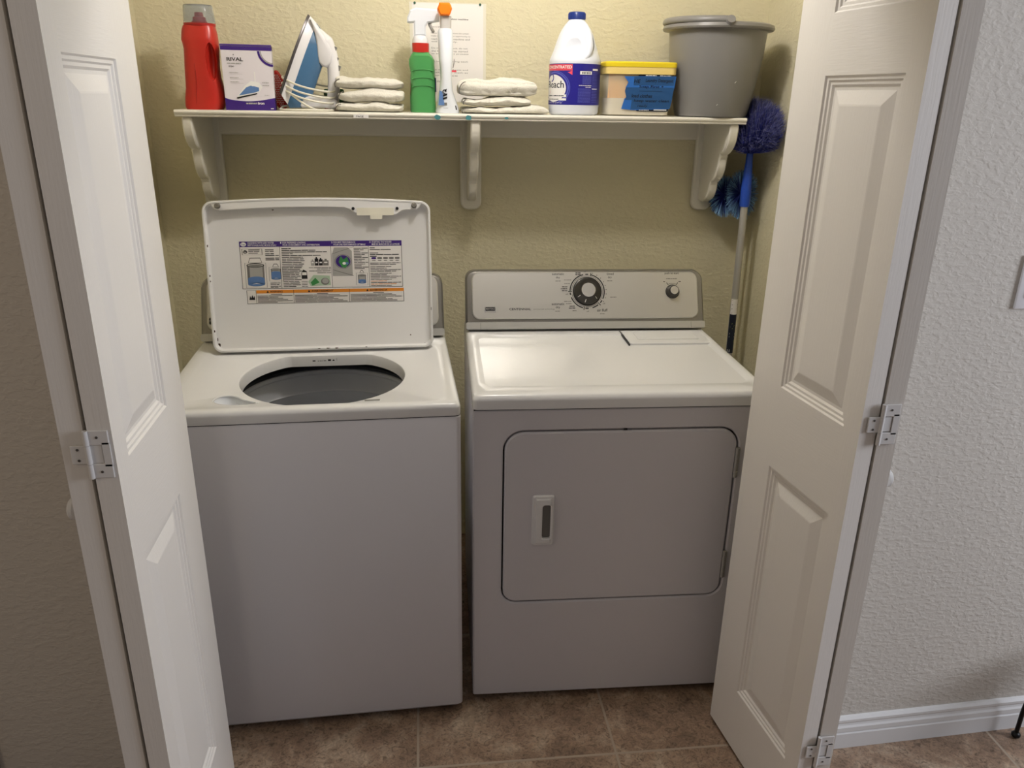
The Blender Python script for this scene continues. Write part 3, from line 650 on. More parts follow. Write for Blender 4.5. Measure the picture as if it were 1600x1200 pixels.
for z0, z1 in ((0.680, 0.762), (0.382, 0.462)):
    q = MB(); q.box(0.6660, 0.6740, -0.0055, 0.003, z0, z1, 0.0015, 2); q.cyl((0.6665, -0.004, z0), (0.6665, -0.004, z1), 0.0042, seg=12); q.build('door_hinge', 'midgrey', dr)
q = MB(); q.box(0.372, 0.381, -0.0015, 0.002, 0.8165, 0.8195); q.build('door_catch', 'black', dr)
for x in (0.05, 0.69):
    for y in (0.08, 0.62):
        q = MB(); q.lathe([(0.02, 0.0), (0.022, 0.004), (0.018, 0.012), (0.010, 0.022)], (x, y, 0), 16); q.build('foot', 'rubber', dr)
# top panel with raised border
outs = [rrect(a, DW - a, b, DD - a, 0.014, 5) for a, b in ((0.0, -0.004), (0.0, -0.006), (0.0, -0.006), (0.0005, -0.0055), (0.004, -0.002), (0.011, 0.005))]
ri = [rrect(0.026, DW - 0.026, 0.058, 0.50, 0.03, 6), rrect(0.034, DW - 0.034, 0.068, 0.494, 0.03, 6), rrect(0.036, DW - 0.036, 0.070, 0.492, 0.03, 6)]
ls = star(outs + ri, (0.37, 0.28), 96)
q = MB(); q.loops([[(x, y, z) for x, y in lp] for lp, z in zip(ls, (0.8765, 0.878, 0.899, 0.9025, 0.9105, 0.914, 0.9137, 0.9085, 0.9085))], True, True); q.build('top_panel', 'enamel', dr, smooth=40)
q = MB(); q.box(0.003, DW - 0.003, 0.002, DD - 0.01, 0.870, 0.880); q.build('seam_gap_strip', 'dark', dr)  # black filler behind the seam line, darkening the gap
q = MB(); q.prism(rrect(0.474, 0.716, 0.400, 0.528, 0.006, 3), 0.9075, 0.9150, 'z', 0.0015); ll = q.build('lint_lid', 'enamel', dr)
q = MB(); q.prism(rrect(0.505, 0.690, 0.432, 0.505, 0.006, 3), 0.9148, 0.9166, 'z', 0.0012); q.build('lint_grip', 'enamel', ll)
q = MB(); q.box(0.4685, 0.4725, 0.392, 0.53, 0.909, 0.9140); q.build('lint_slot', 'black', ll)
# console
dc, CP, CH = console(dr, 0.0005, DW - 0.0005, 0.541, 0.9165, 1.083, 25.4)
fl = rrect(0.020, DW - 0.020, 0.031, CH - 0.008, 0.024, 7); fi = inset(fl, 0.003)
q = MB(); q.loops([[CP(u, v, 0.0095) for u, v in fl], [CP(u, v, 0.0125) for u, v in fl], [CP(u, v, 0.0150) for u, v in fi]]); q.build('face_plate', 'brush', dc, smooth=30)
q = MB(); st = rrect(0.0005, DW - 0.0005, 0.0, 0.023, 0.006, 4); q.loops([[CP(u, v, 0.009) for u, v in st], [CP(u, v, 0.0135) for u, v in inset(st, 0.001)]]); q.build('base_strip', 'strip', dc, smooth=30)
for u in (0.045, DW - 0.045):
    q = MB(); q.rect(CP, u - 0.0006, u + 0.0006, 0.001, 0.020, 0.0138); q.build('strip_joint', 'grey', dc, smooth=0)
D0 = 0.0153
CS, CC = math.sin(R(25.4)), math.cos(R(25.4))
vz = lambda z: (0.6625 + (z - 1.579) * 0.99387) / (CC - (z - 1.579) * CS / 2.285)
uz = lambda u, z: -0.066 + (u + 0.066) * (2.273 + vz(z) * CS) / 2.285
q = MB()   # printing
def dtext(t, u, z, h, wd, al='C', b=0.0): q.text(CP, t, uz(u, z), vz(z), h, wd, D0, al, b)
S(0)
dtext('CENTENNIAL', 0.1315, 0.9715, 0.0068, 0.066, 'L', 0.02); S(1); dtext('commercial technology', 0.204, 0.9715, 0.0052, 0.066, 'L'); S(0)
for (t, u, z, wd) in (('automatic', 0.2755, 1.079, 0.037), ('dry', 0.2755, 1.067, 0.012), ('automatic', 0.2790, 0.987, 0.039), ('dry', 0.2790, 0.975, 0.013), ('timed', 0.4330, 1.079, 0.022), ('dry', 0.4330, 1.067, 0.012), ('air fluff', 0.4160, 0.966, 0.032), ('push to start', 0.622, 1.079, 0.045)):
    dtext(t, u, z, 0.0085 if t in ('dry', 'air fluff', 'push to start') else 0.0068, wd, 'C', 0.01)
dc_z = 1.0290; dc_u = uz(0.3660, dc_z); DCV = vz(dc_z)
S(1)
for u, z, l in ((0.276, 1.060, 0.016), (0.279, 0.967, 0.016), (0.433, 1.060, 0.016), (0.416, 0.958, 0.014), (0.622, 1.066, 0.034), (0.305, 1.063, 0.022), (0.304, 1.052, 0.018), (0.308, 0.997, 0.022), (0.312, 0.990, 0.018), (0.330, 0.968, 0.012), (0.447, 1.010, 0.020)): q.words(CP, uz(u, z) - l / 2, uz(u, z) + l / 2, vz(z), 0.0022, D0, int(u * 900), 0.001)
S(0)
for u, z, l in ((0.3355, 1.084, 0.016), (0.3355, 1.079, 0.016), (0.297, 1.042, 0.017), (0.295, 1.036, 0.020), (0.297, 1.030, 0.017), (0.322, 0.982, 0.016), (0.322, 0.976, 0.020)): q.words(CP, uz(u, z) - l / 2, uz(u, z) + l / 2, vz(z), 0.0028, D0, int(u * 700), 0.001)
for a in (95, 188, 322, 270): q.text(CP, 'off', dc_u + 0.064 * math.cos(R(a)), DCV + 0.062 * math.sin(R(a)) - 0.002, 0.0040, 0.008, D0, 'C')
for k, a in enumerate((72, 58, 44, 30, 18, 5, -8, -20, -33)): q.rect(CP, dc_u + 0.0590 * math.cos(R(a)) - 0.0012, dc_u + 0.0590 * math.cos(R(a)) + 0.0012, DCV + 0.0590 * math.sin(R(a)) - 0.0012, DCV + 0.0590 * math.sin(R(a)) + 0.0012, D0)
for a0, a1 in ((102, 178), (-26, 76), (85, 95), (184, 192), (200, 254), (262, 273), (286, 308), (318, 328)):
    q.arc(CP, dc_u, DCV, 0.0512, 0.0546, a0, a1, D0, 16)
q.arc(CP, dc_u, DCV, 0.0475, 0.0485, 80, 176, D0, 20); q.arc(CP, dc_u, DCV, 0.0475, 0.0485, -36, 74, D0, 20); q.arc(CP, dc_u, DCV, 0.0475, 0.0485, 190, 256, D0, 20); q.arc(CP, dc_u, DCV, 0.0475, 0.0485, 262, 312, D0, 16)
for a in (77, 180, 258, 313): q.arc(CP, dc_u, DCV, 0.0475, 0.0590, a - 1.2, a + 1.2, D0, 1)
pu, pv = uz(0.6285, 1.0275), vz(1.0275)
q.arc(CP, pu, pv, 0.0250, 0.0262, 58, 122, D0, 12); q.arc(CP, pu, pv, 0.0250, 0.0330, 56, 60, D0, 1); q.arc(CP, pu, pv, 0.0250, 0.0330, 120, 124, D0, 1)
q.words(CP, pu - 0.028, pu - 0.020, pv + 0.030, 0.0028, D0, 4); q.words(CP, pu + 0.020, pu + 0.028, pv + 0.030, 0.0028, D0, 5)
q.build('console_print', ['black', 'grey'], dc, smooth=0)
def cknob(u, v, r, cap, hgt, name):
    def ring(rr, d): return [CP(u + rr * math.cos(2 * math.pi * k / 40), v + rr * math.sin(2 * math.pi * k / 40), d) for k in range(40)]
    q = MB(); q.loops([ring(r * 1.06, 0.015), ring(r * 1.06, 0.017), ring(r, 0.018), ring(r, 0.022), ring(r * 0.93, 0.0245), ring(r * 0.90, 0.0250), ring(cap * 1.25, 0.015 + hgt * 0.85), ring(cap * 1.1, 0.015 + hgt), ring(cap * 1.04, 0.015 + hgt)])
    k = q.build(name, 'knobgrey', dc, smooth=30)
    q = MB(); q.loops([ring(r * 1.12, 0.0148), ring(r * 1.12, 0.0166), ring(r * 1.0, 0.0166)], True, False); q.build('knob_ring', 'black', k)
    q = MB(); q.loops([ring(cap, 0.0155 + hgt - 0.002), ring(cap, 0.0155 + hgt), ring(cap * 0.94, 0.0165 + hgt)]); q.build('knob_cap', 'chrome', k, smooth=30)
    return k
dk = cknob(dc_u, DCV, 0.040, 0.0215, 0.024, 'dial')
for k, (w_, a) in enumerate(((0.0012, 255), (0.0007, 212), (0.0007, 318))):
    c_, s_ = math.cos(R(a)), math.sin(R(a)); q = MB()
    q.poly([CP(dc_u + c_ * rr - s_ * t, DCV + s_ * rr + c_ * t, dd) for rr, t, dd in ((0.029, -w_, 0.0330), (0.0372, -w_, 0.0254), (0.0372, w_, 0.0254), (0.029, w_, 0.0330))])
    q.build('pointer_mark', 'white', dk, smooth=0)
cknob(pu, pv, 0.0195, 0.0125, 0.022, 'start_knob')
bd = rrect(0.0565, 0.0930, vz(0.9655), vz(0.9835), 0.003, 3)
q = MB(); q.mi = 0; q.loops([[CP(u, v, d) for u, v in bd] for d in (0.0148, 0.0158)], False, True); q.mi = 1; q.shape(CP, rrect(0.060, 0.0895, vz(0.9705), vz(0.9815), 0.0015, 3), 0.0161)
q.mi = 2; q.text(CP, 'MAYTAG', 0.0615, vz(0.9735), 0.0052, 0.0265, 0.0164, 'L', 0.02); q.build('badge', ['chrome', 'black', 'midgrey'], dc, smooth=0)

# ------------------------------------------------------------------ wall shelf
ST = 1.534
sh = thing('wall_shelf', 'long white wooden wall shelf on scalloped brackets above the machines', 'shelf', (0.145, YB, ST))
ox = 0.145
q = MB(); nose = [(0.0, -0.019), (-0.252, -0.019), (-0.256, -0.0165), (-0.256, -0.0125), (-0.259, -0.010), (-0.2605, -0.006), (-0.259, -0.002), (-0.256, 0.0), (0.0, 0.0)]
q.prism(nose, -0.678 - ox, 0.967 - ox, 'x'); q.build('shelf_board', 'shelf', sh, smooth=25)
q = MB(); q.prism([(0, -0.019), (-0.018, -0.019), (-0.018, -0.068), (-0.015, -0.074), (0, -0.076)], -0.640 - ox, 0.930 - ox, 'x'); q.build('cleat', 'shelf', sh, smooth=20)
def scal():
    pts = [(-0.018, -0.019), (-0.245, -0.019), (-0.248, -0.026)]
    def arc_(cy, cz, ry, rz_, a0, a1, n=9): return [(cy + ry * math.cos(R(a0 + (a1 - a0) * k / n)), cz + rz_ * math.sin(R(a0 + (a1 - a0) * k / n))) for k in range(n + 1)]
    pts += arc_(-0.175, -0.036, 0.073, 0.075, 180, 262); pts += [(-0.185, -0.116)]
    pts += arc_(-0.115, -0.122, 0.066, 0.078, 180, 262); pts += [(-0.122, -0.206)]
    pts += arc_(-0.062, -0.208, 0.058, 0.056, 180, 262); pts += [(-0.064, -0.268), (-0.018, -0.270)]
    return pts
for cx in (-0.650, 0.156, 0.936):
    q = MB(); q.prism(scal(), cx - 0.014 - ox, cx + 0.014 - ox, 'x', 0.004); br = q.build('bracket', 'shelf', sh, smooth=30)
    q = MB(); bp = [(p[0], p[1]) for p in rrect(cx - ox - 0.034, cx - ox + 0.034, -0.302, -0.019, (0.024, 0.001, 0.001, 0.024), 4)]
    q.prism(bp, 0.0, -0.0215, 'y', 0.004); q.build('back_plate', 'shelf', br, smooth=30)
f = lambda u, v, d: (u - ox, -0.2606 - d, v)
q = MB(); q.mi = 0; q.rect(f, -0.190, -0.148, -0.0155, -0.006, 0.0006); q.mi = 1; q.text(f, 'FAGE', -0.182, -0.0135, 0.005, 0.020, 0.0008, 'L', 0.01); q.arc(f, -0.170, -0.012, 0.022, 0.023, 60, 120, 0.0008, 8, 0.3)
q.build('sticker', ['white', 'black'], sh, smooth=0)
rn = random.Random(4)
for u, w_, h_ in ((0.036, 0.021, 0.014), (0.126, 0.018, 0.015), (0.238, 0.013, 0.008)):
    q = MB(); q.shape(f, [(u + w_ / 2 + w_ / 2 * math.cos(t) * rn.uniform(0.75, 1.1), -0.010 + h_ / 2 * math.sin(t) * rn.uniform(0.75, 1.1)) for t in [k * math.pi / 5 for k in range(10)]], 0.0008); q.build('tape_scrap', 'teal', sh, smooth=0)

# ------------------------------------------------------------------ things on the shelf
def superell(cx, cy, a, b, z, n=40, e=2.6):
    out = []
    for k in range(n):
        t = 2 * math.pi * k / n; c, s = math.cos(t), math.sin(t)
        out.append((cx + a * math.copysign(abs(c) ** (2 / e), c), cy + b * math.copysign(abs(s) ** (2 / e), s), z))
    return out
# red detergent bottle
rb = thing('detergent_bottle', 'tall red detergent bottle with a clear grey cap at the left shelf end', 'bottle', (-0.612, -0.142, ST))
k_ = 0.00177; kz = 0.00166
prof = [(292.5, 347.5, 169.8), (290.5, 350, 165), (289.8, 351, 152), (291, 348, 136), (290, 343, 118), (289, 340.5, 100), (288, 339.5, 75), (286, 338.5, 66), (284, 338, 60), (284, 336.5, 50), (284.5, 335, 44), (285.5, 334, 41), (286, 333.5, 38.5)]
q = MB(); rings = []
for a, b, y in prof:
    xa, xb = -0.6668 + (a - 290) * k_ + (168 - y) * 0.000198, -0.6668 + (b - 290) * k_ + (168 - y) * 0.000198; hy = 0.040 if y > 60 else 0.040 - 0.008 * (60 - y) / 22
    rings.append(superell((xa + xb) / 2 + 0.612, 0, (xb - xa) / 2, hy, (169.8 - y) * kz, 40, 2.9))
rr_ = []
for A_, B_ in zip(rings, rings[1:]):
    for t in (0, 0.5): rr_.append([tuple(Vector(p).lerp(Vector(s_), t)) for p, s_ in zip(A_, B_)])
rr_.append(rings[-1]); q.loops(rr_); body = q.build('bottle_body', 'red', rb, smooth=50)
ct = MB(); ct.ball((0.036, -0.036, 0.126), 0.05, 24, (0.27, 0.64, 0.98)); co = ct.build('cutter', 'red', rb); bpy.context.view_layer.update(); cut(body, co)
q = MB(); q.tube(spline([(-0.016, -0.0385, 0.012), (-0.010, -0.040, 0.06), (-0.008, -0.040, 0.10), (-0.012, -0.0375, 0.135), (-0.018, -0.036, 0.155)], 6), 0.0011, 8); q.build('mould_seam', 'redd', body)
q = MB(); q.lathe([(0.0415, 0.2175), (0.0425, 0.2185), (0.0425, 0.224), (0.0410, 0.225)], (0.0075, 0, 0), 40, sy=0.82); q.build('collar', 'redd', rb)
q = MB(); q.lathe([(0.0425, 0.224), (0.0425, 0.228), (0.0390, 0.268), (0.0375, 0.2705), (0.0355, 0.2705), (0.0365, 0.267), (0.0400, 0.228)], (0.0075, 0, 0), 40, False, False, sy=0.82); q.lathe([(0.0375, 0.2705), (0.0360, 0.2690)], (0.0075, 0, 0), 40, True, True, sy=0.82)
q.build('cap', 'capclear', rb)
q = MB(); q.lathe([(0.019, 0.222), (0.017, 0.240), (0.012, 0.242), (0.011, 0.252), (0.002, 0.253)], (0.008, 0, 0), 24); q.build('spout', 'redd', rb)

# iron carton
cb = thing('iron_box', 'white and purple cardboard iron box beside the red bottle', 'box', (-0.487, -0.125, ST), 8)
q = MB(); w2, dp, hh = 0.0675, 0.054, 0.168
q.mi = 0; q.box(-w2, w2, -dp, dp, 0.0, hh, 0.0008, 1); q.mi = 1
q.poly([(-w2 - 0.001, -dp - 0.001, hh), (w2 + 0.001, -dp - 0.001, hh), (w2 + 0.001, -dp + 0.004, hh + 0.0045), (-w2 - 0.001, -dp + 0.004, hh + 0.0045)])
q.poly([(-w2, -dp + 0.004, hh + 0.0045), (w2, -dp + 0.004, hh + 0.0045), (w2, dp, hh + 0.002), (-w2, dp, hh + 0.002)])
q.rect(lambda u, v, d: (w2 + 0.0004, u, v), -dp, dp, 0.0, 0.034); q.rect(lambda u, v, d: (w2 + 0.0004, u, v), -dp, dp, hh - 0.008, hh)
bx = q.build('carton', ['boxwhite', 'purple'], cb, smooth=0)
f = lambda u, v, d: (u, -dp - 0.0004 - d * 0.0003, v)
q = MB(); S(0); q.rect(f, -w2, w2, hh - 0.011, hh - 0.001, 0)
q.shape(f, [(-w2, 0.0)] + [(w2, 0.0), (w2, 0.034)] + [(w2 - k * 2 * w2 / 14, 0.034 - 0.010 * math.sin(math.pi * k / 14 * 0.9)) for k in range(1, 14)] + [(-w2, 0.033)], 0)
q.arc(f, w2 + 0.002, hh - 0.012, 0.034, 0.040, 180, 270, 1, 18); S(4); q.arc(f, w2 + 0.002, hh - 0.012, 0.030, 0.033, 180, 270, 1, 18)
S(1); q.text(f, 'RIVAL', -0.053, 0.1290, 0.0095, 0.043, 2, 'L', 0.015); q.text(f, 'iron', -0.049, 0.1130, 0.0050, 0.013, 2); S(4); q.words(f, -0.053, -0.016, 0.1215, 0.0028, 2, 5, 0.001)
S(1); q.shape(f, [(-0.036, 0.1440), (-0.033, 0.1440), (-0.0345, 0.1475)], 2)
for k, v in enumerate((0.098, 0.085, 0.074)): S(4); q.words(f, -0.049, -0.026, v, 0.0018, 2, 8 + k, 0.0008); q.rect(f, -0.049, -0.014, v - 0.003, v - 0.0026, 2)
for k, v in enumerate((0.073, 0.066)): q.words(f, 0.036, 0.054, v, 0.0018, 2, 18 + k, 0.0008)
q.words(f, 0.040, 0.052, 0.040, 0.0016, 2, 21); q.rect(f, 0.006, 0.056, 0.0365, 0.0368, 2)
# printed generic iron
S(5); q.shape(f, [(-0.036, 0.034), (0.020, 0.046), (0.020, 0.0435), (-0.034, 0.0305)], 3); S(6); q.shape(f, [(-0.036, 0.0345), (-0.010, 0.066), (0.006, 0.078), (0.028, 0.074), (0.036, 0.062), (0.028, 0.050), (0.020, 0.0465)], 2.5)
S(3); q.shape(f, [(-0.030, 0.039), (-0.008, 0.061), (0.006, 0.066), (0.026, 0.061), (0.026, 0.052), (0.016, 0.048)], 3); S(2); q.shape(f, [(-0.002, 0.070), (0.008, 0.064), (0.022, 0.064), (0.028, 0.070), (0.020, 0.072)], 3.3)
q.rect(f, 0.016, 0.0185, 0.074, 0.102, 2)
S(4); q.words(f, -0.012, 0.018, 0.0165, 0.0042, 2, 31, 0.001); S(2); q.text(f, 'iron', 0.020, 0.0155, 0.0070, 0.017, 2, 'L', 0.03)
q.words(f, 0.054, 0.062, 0.004, 0.0024, 2, 33)
q.build('box_print', ['purple', 'black', 'white', 'blue_p', 'midgrey', 'black', 'white'], bx, smooth=0)

# steam iron, standing on its heel.  a runs up the sole, b away from it, c along the depth (y)
ir = thing('steam_iron', 'blue and white steam iron standing upright, wrapped in its cord', 'iron', (-0.335, -0.115, ST))
K1, K2 = 0.00181, 0.00170
def IA(a, b, c):
    px = 440 + a * 0.307 + b * 0.951; py = 140 - a * 0.951 + b * 0.307
    return (-0.3976 + (px - 443) * K1 + 0.335 + (168 - py) * 0.00013, c, (169.3 - py) * K2)
a0 = lambda b: (-19.0 * min(1, b / 22.0)) if b < 22 else -19 + (b - 22) * 0.37
a1 = lambda b: 129 - 0.42 * b - 0.006 * b * b
halfw = lambda t, b: 0.052 * (1 - max(0.0, t) ** 2.6) ** 0.75 * (1.0 - 0.0075 * b) + 0.0015
def ironbody(bs, mi_of, nt_=22):
    rings = []
    ts = [k / nt_ for k in range(nt_ + 1)]
    for t in ts:
        half = []
        for b, sc in bs:
            half.append((a0(b) + t * (a1(b) - a0(b)), b, halfw(t, b) * sc))
        rings.append([IA(a, b, -c) for a, b, c in half] + [IA(a, b, c) for a, b, c in reversed(half)])
    return rings
q = MB(); q.loops(ironbody([(0, 1.0), (2.0, 1.03), (4.2, 1.0)], None)); q.build('soleplate', 'irongrey', ir, smooth=40)
q = MB(); q.loops(ironbody([(4.2, 0.95), (7, 0.97), (12, 0.96), (17, 0.93)], None)); q.build('skirt', 'ironwhite', ir, smooth=40)
q = MB(); q.loops(ironbody([(16, 0.93), (22, 0.93), (30, 0.88), (38, 0.78), (44, 0.60), (46.5, 0.35)], None)); q.build('water_tank', 'ironblue', ir, smooth=40)
# white saddle over the nose and the loop handle
hp = spline([(112, 22, 0), (104, 32, 0), (96, 42, 0), (84, 52, 0), (66, 62, 0), (46, 70, 0), (28, 76, 0), (12, 79, 0), (0, 78, 0)], 6)
q = MB(); rad = [0.004 + 0.013 * min(1, (i / (len(hp) - 1)) * 4.5) for i in range(len(hp))]
rings = []
for i, p in enumerate(hp):
    a_ = hp[max(0, i - 1)]; b_ = hp[min(len(hp) - 1, i + 1)]; t_ = (b_ - a_).normalized(); nn = Vector((-t_.y, t_.x, 0)); r_ = rad[i]; fat = max(0, 1 - i / 16)
    rings.append([IA(p.x + nn.x * math.cos(s_) * r_ / 0.00175 * (1 + 0.35 * fat), p.y + nn.y * math.cos(s_) * r_ / 0.00175 * (1 + 0.35 * fat), math.sin(s_) * r_ * (1.1 + 0.9 * fat)) for s_ in [2 * math.pi * j / 18 for j in range(18)]])
q.loops(rings); hd = q.build('handle', 'ironwhite', ir, smooth=50)
q = MB(); hl = [(-8, 34), (6, 40), (14, 60), (16, 84), (10, 91), (3.0, 90.5), (-4, 66), (-13, 40)]
hl = [(p.x, p.y) for p in spline([(x, y, 0) for x, y in hl], 4, True)]
q.loops([[IA(a, b, c) for a, b in lp] for lp, c in ((inset(hl, 2.5), -0.034), (hl, -0.029), (hl, 0.029), (inset(hl, 2.5), 0.034))]); q.build('heel_rest', 'ironwhite', ir, smooth=40)
pa = lambda x, y: ((x - 440) * 0.307 - (y - 140) * 0.951, (x - 440) * 0.951 + (y - 140) * 0.307)
sd = [pa(x, y) for x, y in ((484, 24), (495, 34), (506, 50), (514, 62), (519, 76), (517, 92), (510, 100), (503, 97.5), (498, 92), (496, 82), (494.5, 66), (491, 46))]
q = MB(); q.loops([[IA(a, b, c) for a, b in lp] for lp, c in ((inset(sd, 3.5), -0.024), (inset(sd, 1.2), -0.0215), (sd, -0.016), (sd, 0.016), (inset(sd, 1.2), 0.0215), (inset(sd, 3.5), 0.024))]); q.build('saddle', 'ironwhite', ir, smooth=50)
for a, b, r_ in ((92, 55, 0.008), (78, 63, 0.006), (65, 70.5, 0.010)):
    q = MB(); q.loops([[IA(a + r_ / 0.00175 * 0.75 * x, b + y, c) for x, y in rrect(-1, 1, -4, 4, 0.6, 3)] for c in (-0.008, 0.008)]); q.build('button', 'grey', hd, smooth=30)
q = MB()
cords = []
for (dz, amp, zt, hx) in ((0.0, 0.0, 0.083, 0.0), (0.004, 0.002, 0.066, 0.004), (0.008, 0.003, 0.052, 0.008)):
    za = zt; zb = zt - 0.030
    pts = [(-0.058 - hx, 0.0, za + 0.010), (-0.052, -0.040, za + 0.004), (-0.010, -0.062 - dz, za - 0.014), (0.040, -0.058 - dz, za - 0.026), (0.078, -0.040, zb), (0.087, -0.006, zb + 0.004), (0.078, 0.040, zb + 0.012), (0.030, 0.062, za - 0.01), (-0.030, 0.058, za), (-0.054, 0.030, za + 0.008)]
    q.tube(spline(pts, 7, True), 0.0029, 8, True)
q.tube(spline([(-0.056, -0.030, 0.062), (-0.030, -0.060, 0.044), (0.010, -0.070, 0.016), (0.040, -0.072, 0.0042), (0.068, -0.060, 0.0034), (0.085, -0.03, 0.0034)], 8), 0.0029, 8)
q.tube(spline([(0.083, -0.052, 0.0034), (0.03, -0.083, 0.0032), (-0.030, -0.080, 0.0032), (-0.062, -0.055, 0.0034), (-0.067, -0.03, 0.006), (-0.060, -0.012, 0.012), (-0.040, 0.0, 0.012)], 8), 0.0029, 8)
q.build('cord', 'cord', ir, smooth=60)

# red latticed brush behind the iron
lb = thing('scrub_brush', 'red oval brush with a white dotted face behind the iron cord', 'brush', (-0.420, -0.034, ST), 0)
q = MB(); ov = [(0.022 * math.cos(t) * (1.0 - 0.25 * math.sin(t)) + 0.010 * math.sin(t) * -0.6, 0.056 + 0.055 * math.sin(t)) for t in [2 * math.pi * k / 32 for k in range(32)]]
q.prism(ov, -0.012, 0.012, 'y', 0.004); o_ = q.build('brush_back', 'redd', lb, smooth=40)
q = MB(); f = lambda u, v, d: (u, -0.0122 - d, v)
for j in range(18):
    for i in range(8):
        u = -0.016 + i * 0.0045 + (0.0022 if j % 2 else 0); v = 0.012 + j * 0.0050
        if ((u + 0.006 * (v - 0.056) / 0.055) / 0.0165) ** 2 + ((v - 0.056) / 0.045) ** 2 < 1: q.shape(f, [(u - 0.0014, v), (u, v - 0.0016), (u + 0.0014, v), (u, v + 0.0016)], 0.0004)
q.build('dotted_face', 'white', lb, smooth=0)
tag_o = thing('green_scourer', 'dark green scouring pad seen through the iron handle', 'scourer', (-0.262, -0.020, ST))
q = MB(); q.box(-0.030, 0.030, -0.012, 0.012, 0.0, 0.062, 0.006, 3); q.build('pad', mat('dark green scourer', (52, 84, 56), 0.95, bump=(500, 0.8, 0.002, 2)), tag_o)
q = MB(); q.box(-0.030, 0.030, -0.0125, 0.0125, 0.0, 0.022, 0.005, 3); q.build('red_band', 'redd', tag_o)

# folded washcloths
def cloth(label, x0, x1, y0, y1, z, h, layers, seed, rz=0.0, droop=0.0, rolled=False):
    t = MB(); NX, NS = 56, 44; cx, cy = (x0 + x1) / 2, (y0 + y1) / 2; hx, hy = (x1 - x0) / 2, (y1 - y0) / 2
    rings = []
    for i in range(NX + 1):
        s_ = -1 + 2 * i / NX; e = (1 - abs(s_) ** 7) ** 0.5 if abs(s_) < 1 else 0.0; e = max(e, 0.05); ring = []
        for k in range(NS):
            a = 2 * math.pi * k / NS; c_, n_ = math.cos(a), math.sin(a)
            yy = math.copysign(abs(c_) ** 0.42, c_); zz_ = math.copysign(abs(n_) ** 0.75, n_)
            fold = 0.0
            if c_ < 0: fold = 0.22 * (abs(math.cos(layers * math.pi / 2 * (zz_ + (1 if layers % 2 == 0 else 0)))) - 0.5) * abs(c_) ** 0.5
            p = Vector((s_ * hx * (1 - 0.03 * (1 - abs(zz_)) * 0), yy * hy * (0.90 + 0.1 * e) + fold * hy * -0.35, (zz_ * 0.5 * (0.30 + 0.70 * e) + 0.5) * h))
            nz = noise.noise(Vector((p.x * 22, p.y * 22, seed * 5.1 + p.z * 40))); n2 = noise.noise(Vector((p.x * 70, p.y * 70, seed * 3.3 + p.z * 110)))
            p.z += (nz * 0.0052 + n2 * 0.0026) * (0.25 + 0.75 * (zz_ > -0.2)) + droop * p.x * (zz_ > -0.95); p.y += nz * 0.0075 + n2 * 0.0030; p.x += noise.noise(Vector((p.y * 30, p.z * 60, seed))) * 0.007
            wv = noise.noise(Vector((p.x * 13 + seed * 2.7, seed * 1.9, p.y * 5))); p.z += wv * 0.0085 * max(0.0, zz_ + 0.25)
            p.z *= 1.0 + 0.16 * noise.noise(Vector((s_ * 1.6, seed * 7.0, 0.3)))
            p.z = max(p.z, 0.0003)
            ring.append(p)
        rings.append(ring)
    t.loops(rings)
    o = t.build('folded_washcloth', 'cloth', smooth=70); o.location = (cx, cy, z); o.rotation_euler = (0, 0, R(rz)); tag(o, label, 'washcloth', 'folded white washcloths on the shelf')
    e = MB(); e.tube(spline([(-hx * 0.985, -hy * 0.90, h * 0.12), (-hx * 1.0, -hy * 0.96, h * 0.35), (-hx * 0.96, -hy * 1.02, h * 0.6), (-hx * 0.90, -hy * 1.02, h * 0.74), (-hx * 0.84, -hy * 0.99, h * 0.80)], 5), 0.0014, 6)
    e.build('overlock_hem', 'hem', o)
    return o
cloth('bottom folded white washcloth of the left stack, beside the iron', -0.241, -0.052, -0.200, -0.05, ST, 0.026, 2, 1, 0)
cloth('middle folded white washcloth of the left stack, beside the iron', -0.234, -0.050, -0.197, -0.052, ST + 0.0272, 0.033, 2, 2, 1, 0.0)
cloth('top folded white washcloth of the left stack, beside the iron', -0.241, -0.052, -0.190, -0.05, ST + 0.0620, 0.032, 1, 3, -1)
cloth('bottom folded white washcloth of the right stack, reaching the bleach jug', 0.118, 0.372, -0.205, -0.055, ST, 0.020, 1, 4, 0)
cloth('middle folded white washcloth of the right stack, in the middle of the shelf', 0.122, 0.320, -0.200, -0.05, ST + 0.0222, 0.024, 2, 5, 0)
cloth('top plump folded white washcloth of the right stack, in the middle of the shelf', 0.110, 0.338, -0.202, -0.045, ST + 0.0480, 0.048, 2, 6, 0)

# green spray bottle
gb = thing('spray_bottle', 'green spray bottle with red collar and white trigger head', 'spray bottle', (0.006, -0.108, ST))
gx = lambda px: -0.0339 + (px - 640) * 0.00189 - 0.006
gz = lambda py: (174.5 - py) * 0.00168
prof = [(642, 681, 174.3), (641, 682, 172), (641, 681.5, 150), (642.5, 681.5, 130), (642, 681.5, 118), (643, 681, 109), (642, 681, 104), (640.5, 680.5, 96), (640.5, 680.5, 88), (643.5, 677, 82), (646, 673.5, 78), (647, 672.5, 76)]
q = MB(); q.loops([superell((gx(a) + gx(b)) / 2, 0, (gx(b) - gx(a)) / 2, 0.030 if y > 80 else 0.024, gz(y), 40, 3.2) for a, b, y in prof]); gbody = q.build('bottle_body', 'green', gb, smooth=30)
q = MB()
for y in (105, 118, 131): q.tube(spline([(gx(645), -0.0288, gz(y + 1.5)), (gx(653), -0.0302, gz(y - 0.6)), (gx(662), -0.0305, gz(y - 1)), (gx(671), -0.0302, gz(y - 0.6)), (gx(678), -0.0290, gz(y + 1.5))], 5), 0.0013, 6)
q.build('grip_rib', 'green', gbody)
